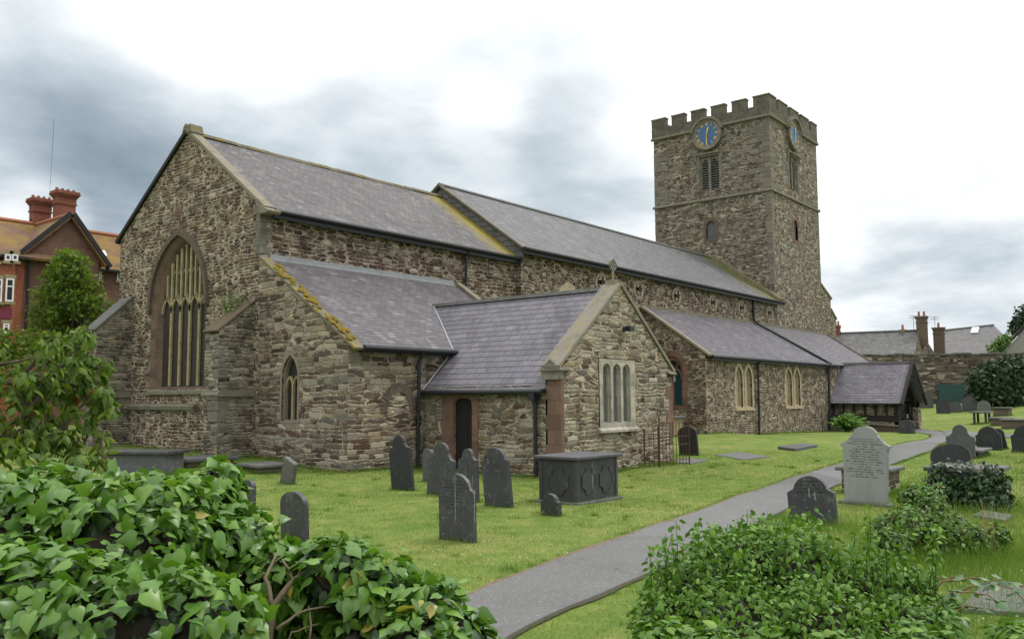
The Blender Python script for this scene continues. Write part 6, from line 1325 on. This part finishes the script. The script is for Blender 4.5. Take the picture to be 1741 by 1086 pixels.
hb = [(x_, 592+4*math.sin(x_), 37, .75) for x_ in range(-60, 150, 24)]+[(x_, 640, 36.5, 1.1) for x_ in range(-60, 200, 32)]
tree('hedge', 'clipped dark hedge below the red brick house', (*A3(40, 690, 37)[:2], .4), 1, P_b(hb), 5200, .2, M['l_maple'], .1, 'hedge', lo=.6, keep=.2)
sb = [(1672,650,73,1.3),(1700,640,73,1.5),(1730,645,73,1.6),(1690,675,72.5,1.5),(1725,678,72.5,1.6),(1760,650,73,1.8),(1760,685,72,1.6),(1655,672,73,.6),(1712,622,73.5,.8),(1740,622,73.5,.9)]
tree('dark_shrub', 'big dark green shrub growing against the boundary wall', (*A3(1710, 700, 73)[:2], .9), 1, P_b(sb), 6500, .32, M['l_shrub'], .15, 'shrub', lo=.55, keep=.2)
tb_ = [(1735,550,120,1.2),(1750,538,120,1.7),(1728,560,120,.8),(1765,552,120,2.0)]
tree('far_tree', 'dark tree top showing behind the grey rendered gable', (*A3(1745, 640, 120)[:2], 1.5), 4, P_b(tb_), 2200, .5, M['l_shrub'], .25)
vb_ = [(1696,590,83,.7),(1706,582,83,.6),(1712,574,83,.45),(1690,597,83,.6)]
tree('climber', 'pale green creeper climbing the edge of the grey rendered gable', (*A3(1700, 640, 83)[:2], 1.2), 2, P_b(vb_), 700, .28, M['l_mound'], .08, 'climber')
fb = [(1440,712,50,.50),(1425,716,50,.4),(1455,714,50,.38),(1432,704,50,.3),(1448,703,50,.28)]
FT = thing('fern', 'bright green fern clump beside the porch wall', 'fern', (*A3(1441, 722, 49)[:2], -.1)); fp = []; fd = []
for _ in range(90):
    an = random.uniform(0, 6.28); ln = random.uniform(.9, 1.6); el = random.uniform(.6, 1.4)
    for k in range(16):
        f = k/15; h_ = ln*(math.sin(el)*f-.35*f*f); rr = ln*math.cos(el)*f*1.05; ce = Vector(FT.location)+Vector((math.cos(an)*rr, math.sin(an)*rr, h_+.1))
        for sg in (-1, 1): fp.append(ce); fd.append((-math.sin(an)*sg+math.cos(an)*.5, math.cos(an)*sg+math.sin(an)*.5, .15))
fp = np.array(fp); fd = np.array(fd); V, Fa = leaf_mesh(fp, np.array([0, 0, 1.])+RNG.normal(0, .25, fp.shape), fd, .17*RNG.uniform(.7, 1.2, len(fp)), LF_T, LF_F); np_obj('fronds', V-np.array(FT.location), Fa, M['l_fern'], FT, np.repeat(RNG.random(len(fp)), len(LF_T)))
# weeds growing out of the buttress ledge
wp = np.array([W(-.35+RNG.uniform(-.35, .3), 3.55+RNG.uniform(-.15, .35), 4.72+RNG.uniform(-.12, .5)) for _ in range(160)]); WB = thing('wall_weed', 'small green weed rooted on the sloping mossy top of the buttress', 'weed', tuple(W(-.3, 3.6, 4.75))); foliage('leaves', wp, RNG.normal(size=(160, 3)), .09, DI_T, DI_F, M['l_mound'], WB)
# bramble stems
BR_ = thing('bramble', 'arching bramble stems with big pale leaves over the grey slab', 'bramble', tuple(Vector((*A3(1600, 1060, 6)[:2], -.1)))); bst = []; bpp = []; bdd = []
for pts in ([(1560,1040,6.2),(1600,990,6.2),(1660,980,6.3),(1720,1000,6.4),(1745,1025,6.4)], [(1580,1050,6),(1620,1005,6),(1680,1010,6.1),(1700,1030,6.1)], [(1540,1030,6.4),(1580,985,6.5),(1640,975,6.5)], [(1600,1060,6),(1640,1030,6.1),(1690,1035,6.2)], [(1570,1030,6.3),(1640,1000,6.3),(1700,985,6.5),(1760,1000,6.5)]):
    Q = [A3(*q) for q in pts]; bst.append((Q, .007, .003))
    for i in range(len(Q)-1):
        for k in range(6): bpp.append(Q[i].lerp(Q[i+1], random.random())); bdd.append((random.uniform(-1, 1), random.uniform(-1, 1), .6))
stems('stem', bst, plain('bramble_stem', (.16, .07, .05), .8), BR_, 5); foliage('leaves', np.array(bpp), np.array(bdd), .10, LF_T, LF_F, leaf('bramble_leaf', (.05, .11, .04), (.08, .16, .06), (.12, .20, .08)), BR_, .3, 1.2, .3)
# ------------------------------------------------------------------ grass
def blades(name, x_, y_, h, w_, mat, lean=.35, kind='stuff'):
    n = len(x_); z_ = ground(x_, y_)-.005; an = RNG.uniform(0, 2*math.pi, n); ln = RNG.normal(0, lean, (n, 2))*h[:, None]
    sx, sy = np.cos(an)*w_/2, np.sin(an)*w_/2
    V = np.empty((n, 3, 3)); V[:, 0] = np.stack([x_-sx, y_-sy, z_], 1); V[:, 1] = np.stack([x_+sx, y_+sy, z_], 1); V[:, 2] = np.stack([x_+ln[:, 0], y_+ln[:, 1], z_+h], 1)
    patch = .5+.25*np.sin(x_*1.9+np.sin(y_*1.3)*2)+.25*np.cos(y_*2.3-x_*.7); t_ = np.clip(patch*.55+RNG.beta(2, 2.4, n)*.55-.05, 0, 1)
    o = np_obj(name, V.reshape(-1, 3), np.arange(n*3).reshape(-1, 3), mat, None, np.repeat(t_, 3)); tag(o, kind=kind); return o
def visible(x_, y_, margin=1.03):
    d = np.stack([x_-CAM[0], y_-CAM[1]], 1); a = d@fw[:2]/np.linalg.norm(fw[:2]); b_ = d@CR[:2]; return (a > 3) & (np.abs(b_) < a*.62*margin)
def inchurch(x_, y_):
    v = -y_; return ((x_ > 0) & (x_ < 51) & (v < 4.7)) | ((x_ > 0) & (x_ < 8.93) & (v < 8.66)) | ((x_ > 2.87) & (x_ < 8.8) & (v < 13.7)) | ((x_ > 22.1) & (x_ < 49) & (v < 8.2)) | ((x_ > 39.1) & (x_ < 44.1) & (v < 12.2))
def lawn_pts(n, rmin, rmax, pw=1.0):
    r = rmin+(rmax-rmin)*RNG.random(n)**pw; an = RNG.uniform(-.58, .58, n)-math.atan2(fw[1], fw[0])*-1
    return CAM[0]+r*np.cos(an), CAM[1]+r*np.sin(an)
x_, y_ = lawn_pts(420000, 6.0, 34, 1.25); ok = visible(x_, y_) & ~inchurch(x_, y_) & ~inpoly(x_, y_, PATHPOLY); x_, y_ = x_[ok], y_[ok]
dist = np.hypot(x_-CAM[0], y_-CAM[1]); right = ((x_-CAM[0])*CR[0]+(y_-CAM[1])*CR[1])/dist
hh = RNG.uniform(.015, .045, len(x_))*np.where(inpoly(x_, y_, np.array([[-4, -21.9], [6, -20.9], [17, -20.4], [30, -26], [0, -34]])), 1.9, 1.0)
blades('lawn_grass', x_, y_, hh, np.clip(.0045*dist/10, .004, .012), M['l_grass'])
# longer tufts at the feet of stones, walls and bushes
tx, ty, th_ = [], [], []
for bx_, by_, hv, hu in BASES:
    k = int(230*(hv+hu)/.35); a = RNG.random(k); side = RNG.choice([-1, 1], k); tx.append(bx_+side*hu*np.where(hu > hv, RNG.uniform(-1, 1, k), 1)+RNG.normal(0, .05, k)); ty.append(by_+RNG.uniform(-1.05, 1.05, k)*hv+RNG.normal(0, .045, k)); th_.append(RNG.uniform(.04, .15, k))
def line_tuft(u0, v0, u1, v1, k, s_=.06, hmax=.2):
    f = RNG.random(k); tx.append(u0+(u1-u0)*f+RNG.normal(0, s_, k)); ty.append(-(v0+(v1-v0)*f)+RNG.normal(0, s_, k)); th_.append(RNG.uniform(.04, hmax, k)*(.5+.5*np.sin(f*37)**2))
line_tuft(-.08, 4.3, -.08, 8.66, 1300); line_tuft(0, 8.75, 2.8, 8.75, 900); line_tuft(2.79, 8.8, 2.79, 13.6, 1500); line_tuft(2.9, 13.78, 8.8, 13.78, 1800); line_tuft(22, 8.28, 39, 8.28, 2500); line_tuft(-.1, -3.3, -.1, 3.5, 900)
line_tuft(-1.2, 4.3, 0, 4.3, 300)
for e_, sgn in ((pl, -1), (pr_, 1)):
    k = 12000; i = RNG.integers(8, NPT-10, k); off_ = np.abs(RNG.normal(.03, .06, k))-.07*(np.sin(i*.9)+np.sin(i*.37+1) > .9); tx.append(e_[i, 0]+sgn*dirv[i, 0]*off_+RNG.normal(0, .05, k)); ty.append(e_[i, 1]+sgn*dirv[i, 1]*off_+RNG.normal(0, .05, k)); th_.append(RNG.uniform(.02, .07, k))
for bl_, k in ((mm_, 2600), (bb_, 2200)):
    c_ = np.array([b_[0] for b_ in bl_]); j = RNG.integers(0, len(c_), k); tx.append(c_[j, 0]+RNG.normal(0, .5, k)); ty.append(c_[j, 1]+RNG.normal(0, .5, k)); th_.append(RNG.uniform(.08, .38, k))
for qx, qy, k, s_ in ((1540,840,900,.5),(1600,850,900,.6),(1690,960,2500,1.0),(1740,930,2000,1.0),(1640,985,1800,.6),(1700,1060,1500,.6),(1480,905,500,.4),(1360,895,400,.3),(1720,880,1500,.8),(1650,862,900,.6)):
    g_ = at_ground(qx, qy)[0]; tx.append(g_.x+RNG.normal(0, s_, k)); ty.append(g_.y+RNG.normal(0, s_, k)); th_.append(RNG.uniform(.06, .30, k))
cx_, cy_ = lawn_pts(420, 8, 30, 1.0); okc = visible(cx_, cy_)
for q_ in range(len(cx_)):                              # uneven mowing: scattered tussocks, thicker on the untended side
    if okc[q_]:
        k = int(RNG.integers(25, 90)); s_ = RNG.uniform(.04, .16); tx.append(cx_[q_]+RNG.normal(0, s_, k)); ty.append(cy_[q_]+RNG.normal(0, s_, k)); th_.append(RNG.uniform(.03, .09, k))
tx, ty, th_ = map(np.concatenate, (tx, ty, th_)); edge_ = np.minimum(np.hypot(tx[:, None]-pl[None, ::2, 0], ty[:, None]-pl[None, ::2, 1]).min(1), np.hypot(tx[:, None]-pr_[None, ::2, 0], ty[:, None]-pr_[None, ::2, 1]).min(1)) < .22
ok = (~inpoly(tx, ty, PATHPOLY) | edge_ & (RNG.random(len(tx)) < .6)) & ~inchurch(tx, ty) & (np.hypot(tx-CAM[0], ty-CAM[1]) > 3.5); tx, ty, th_ = tx[ok], ty[ok], th_[ok]
blades('long_grass', tx, ty, th_, np.clip(.0055*np.hypot(tx-CAM[0], ty-CAM[1])/10, .005, .016), M['l_long'], .3)
# daisies in the turf
x_, y_ = lawn_pts(700, 7, 30, 1.0); ok = visible(x_, y_) & ~inchurch(x_, y_) & ~inpoly(x_, y_, PATHPOLY) & (np.sin(x_*1.7)+np.cos(y_*1.3) > .35); x_, y_ = x_[ok], y_[ok]; z_ = ground(x_, y_)+.045; k = 6; an = np.arange(k)*2*math.pi/k; rr = .013
V = np.stack([x_[:, None]+rr*np.cos(an), y_[:, None]+rr*np.sin(an), np.repeat(z_[:, None], k, 1)], -1).reshape(-1, 3); tag(np_obj('daisies', V, np.arange(len(V)).reshape(-1, k), M['white']), kind='stuff')
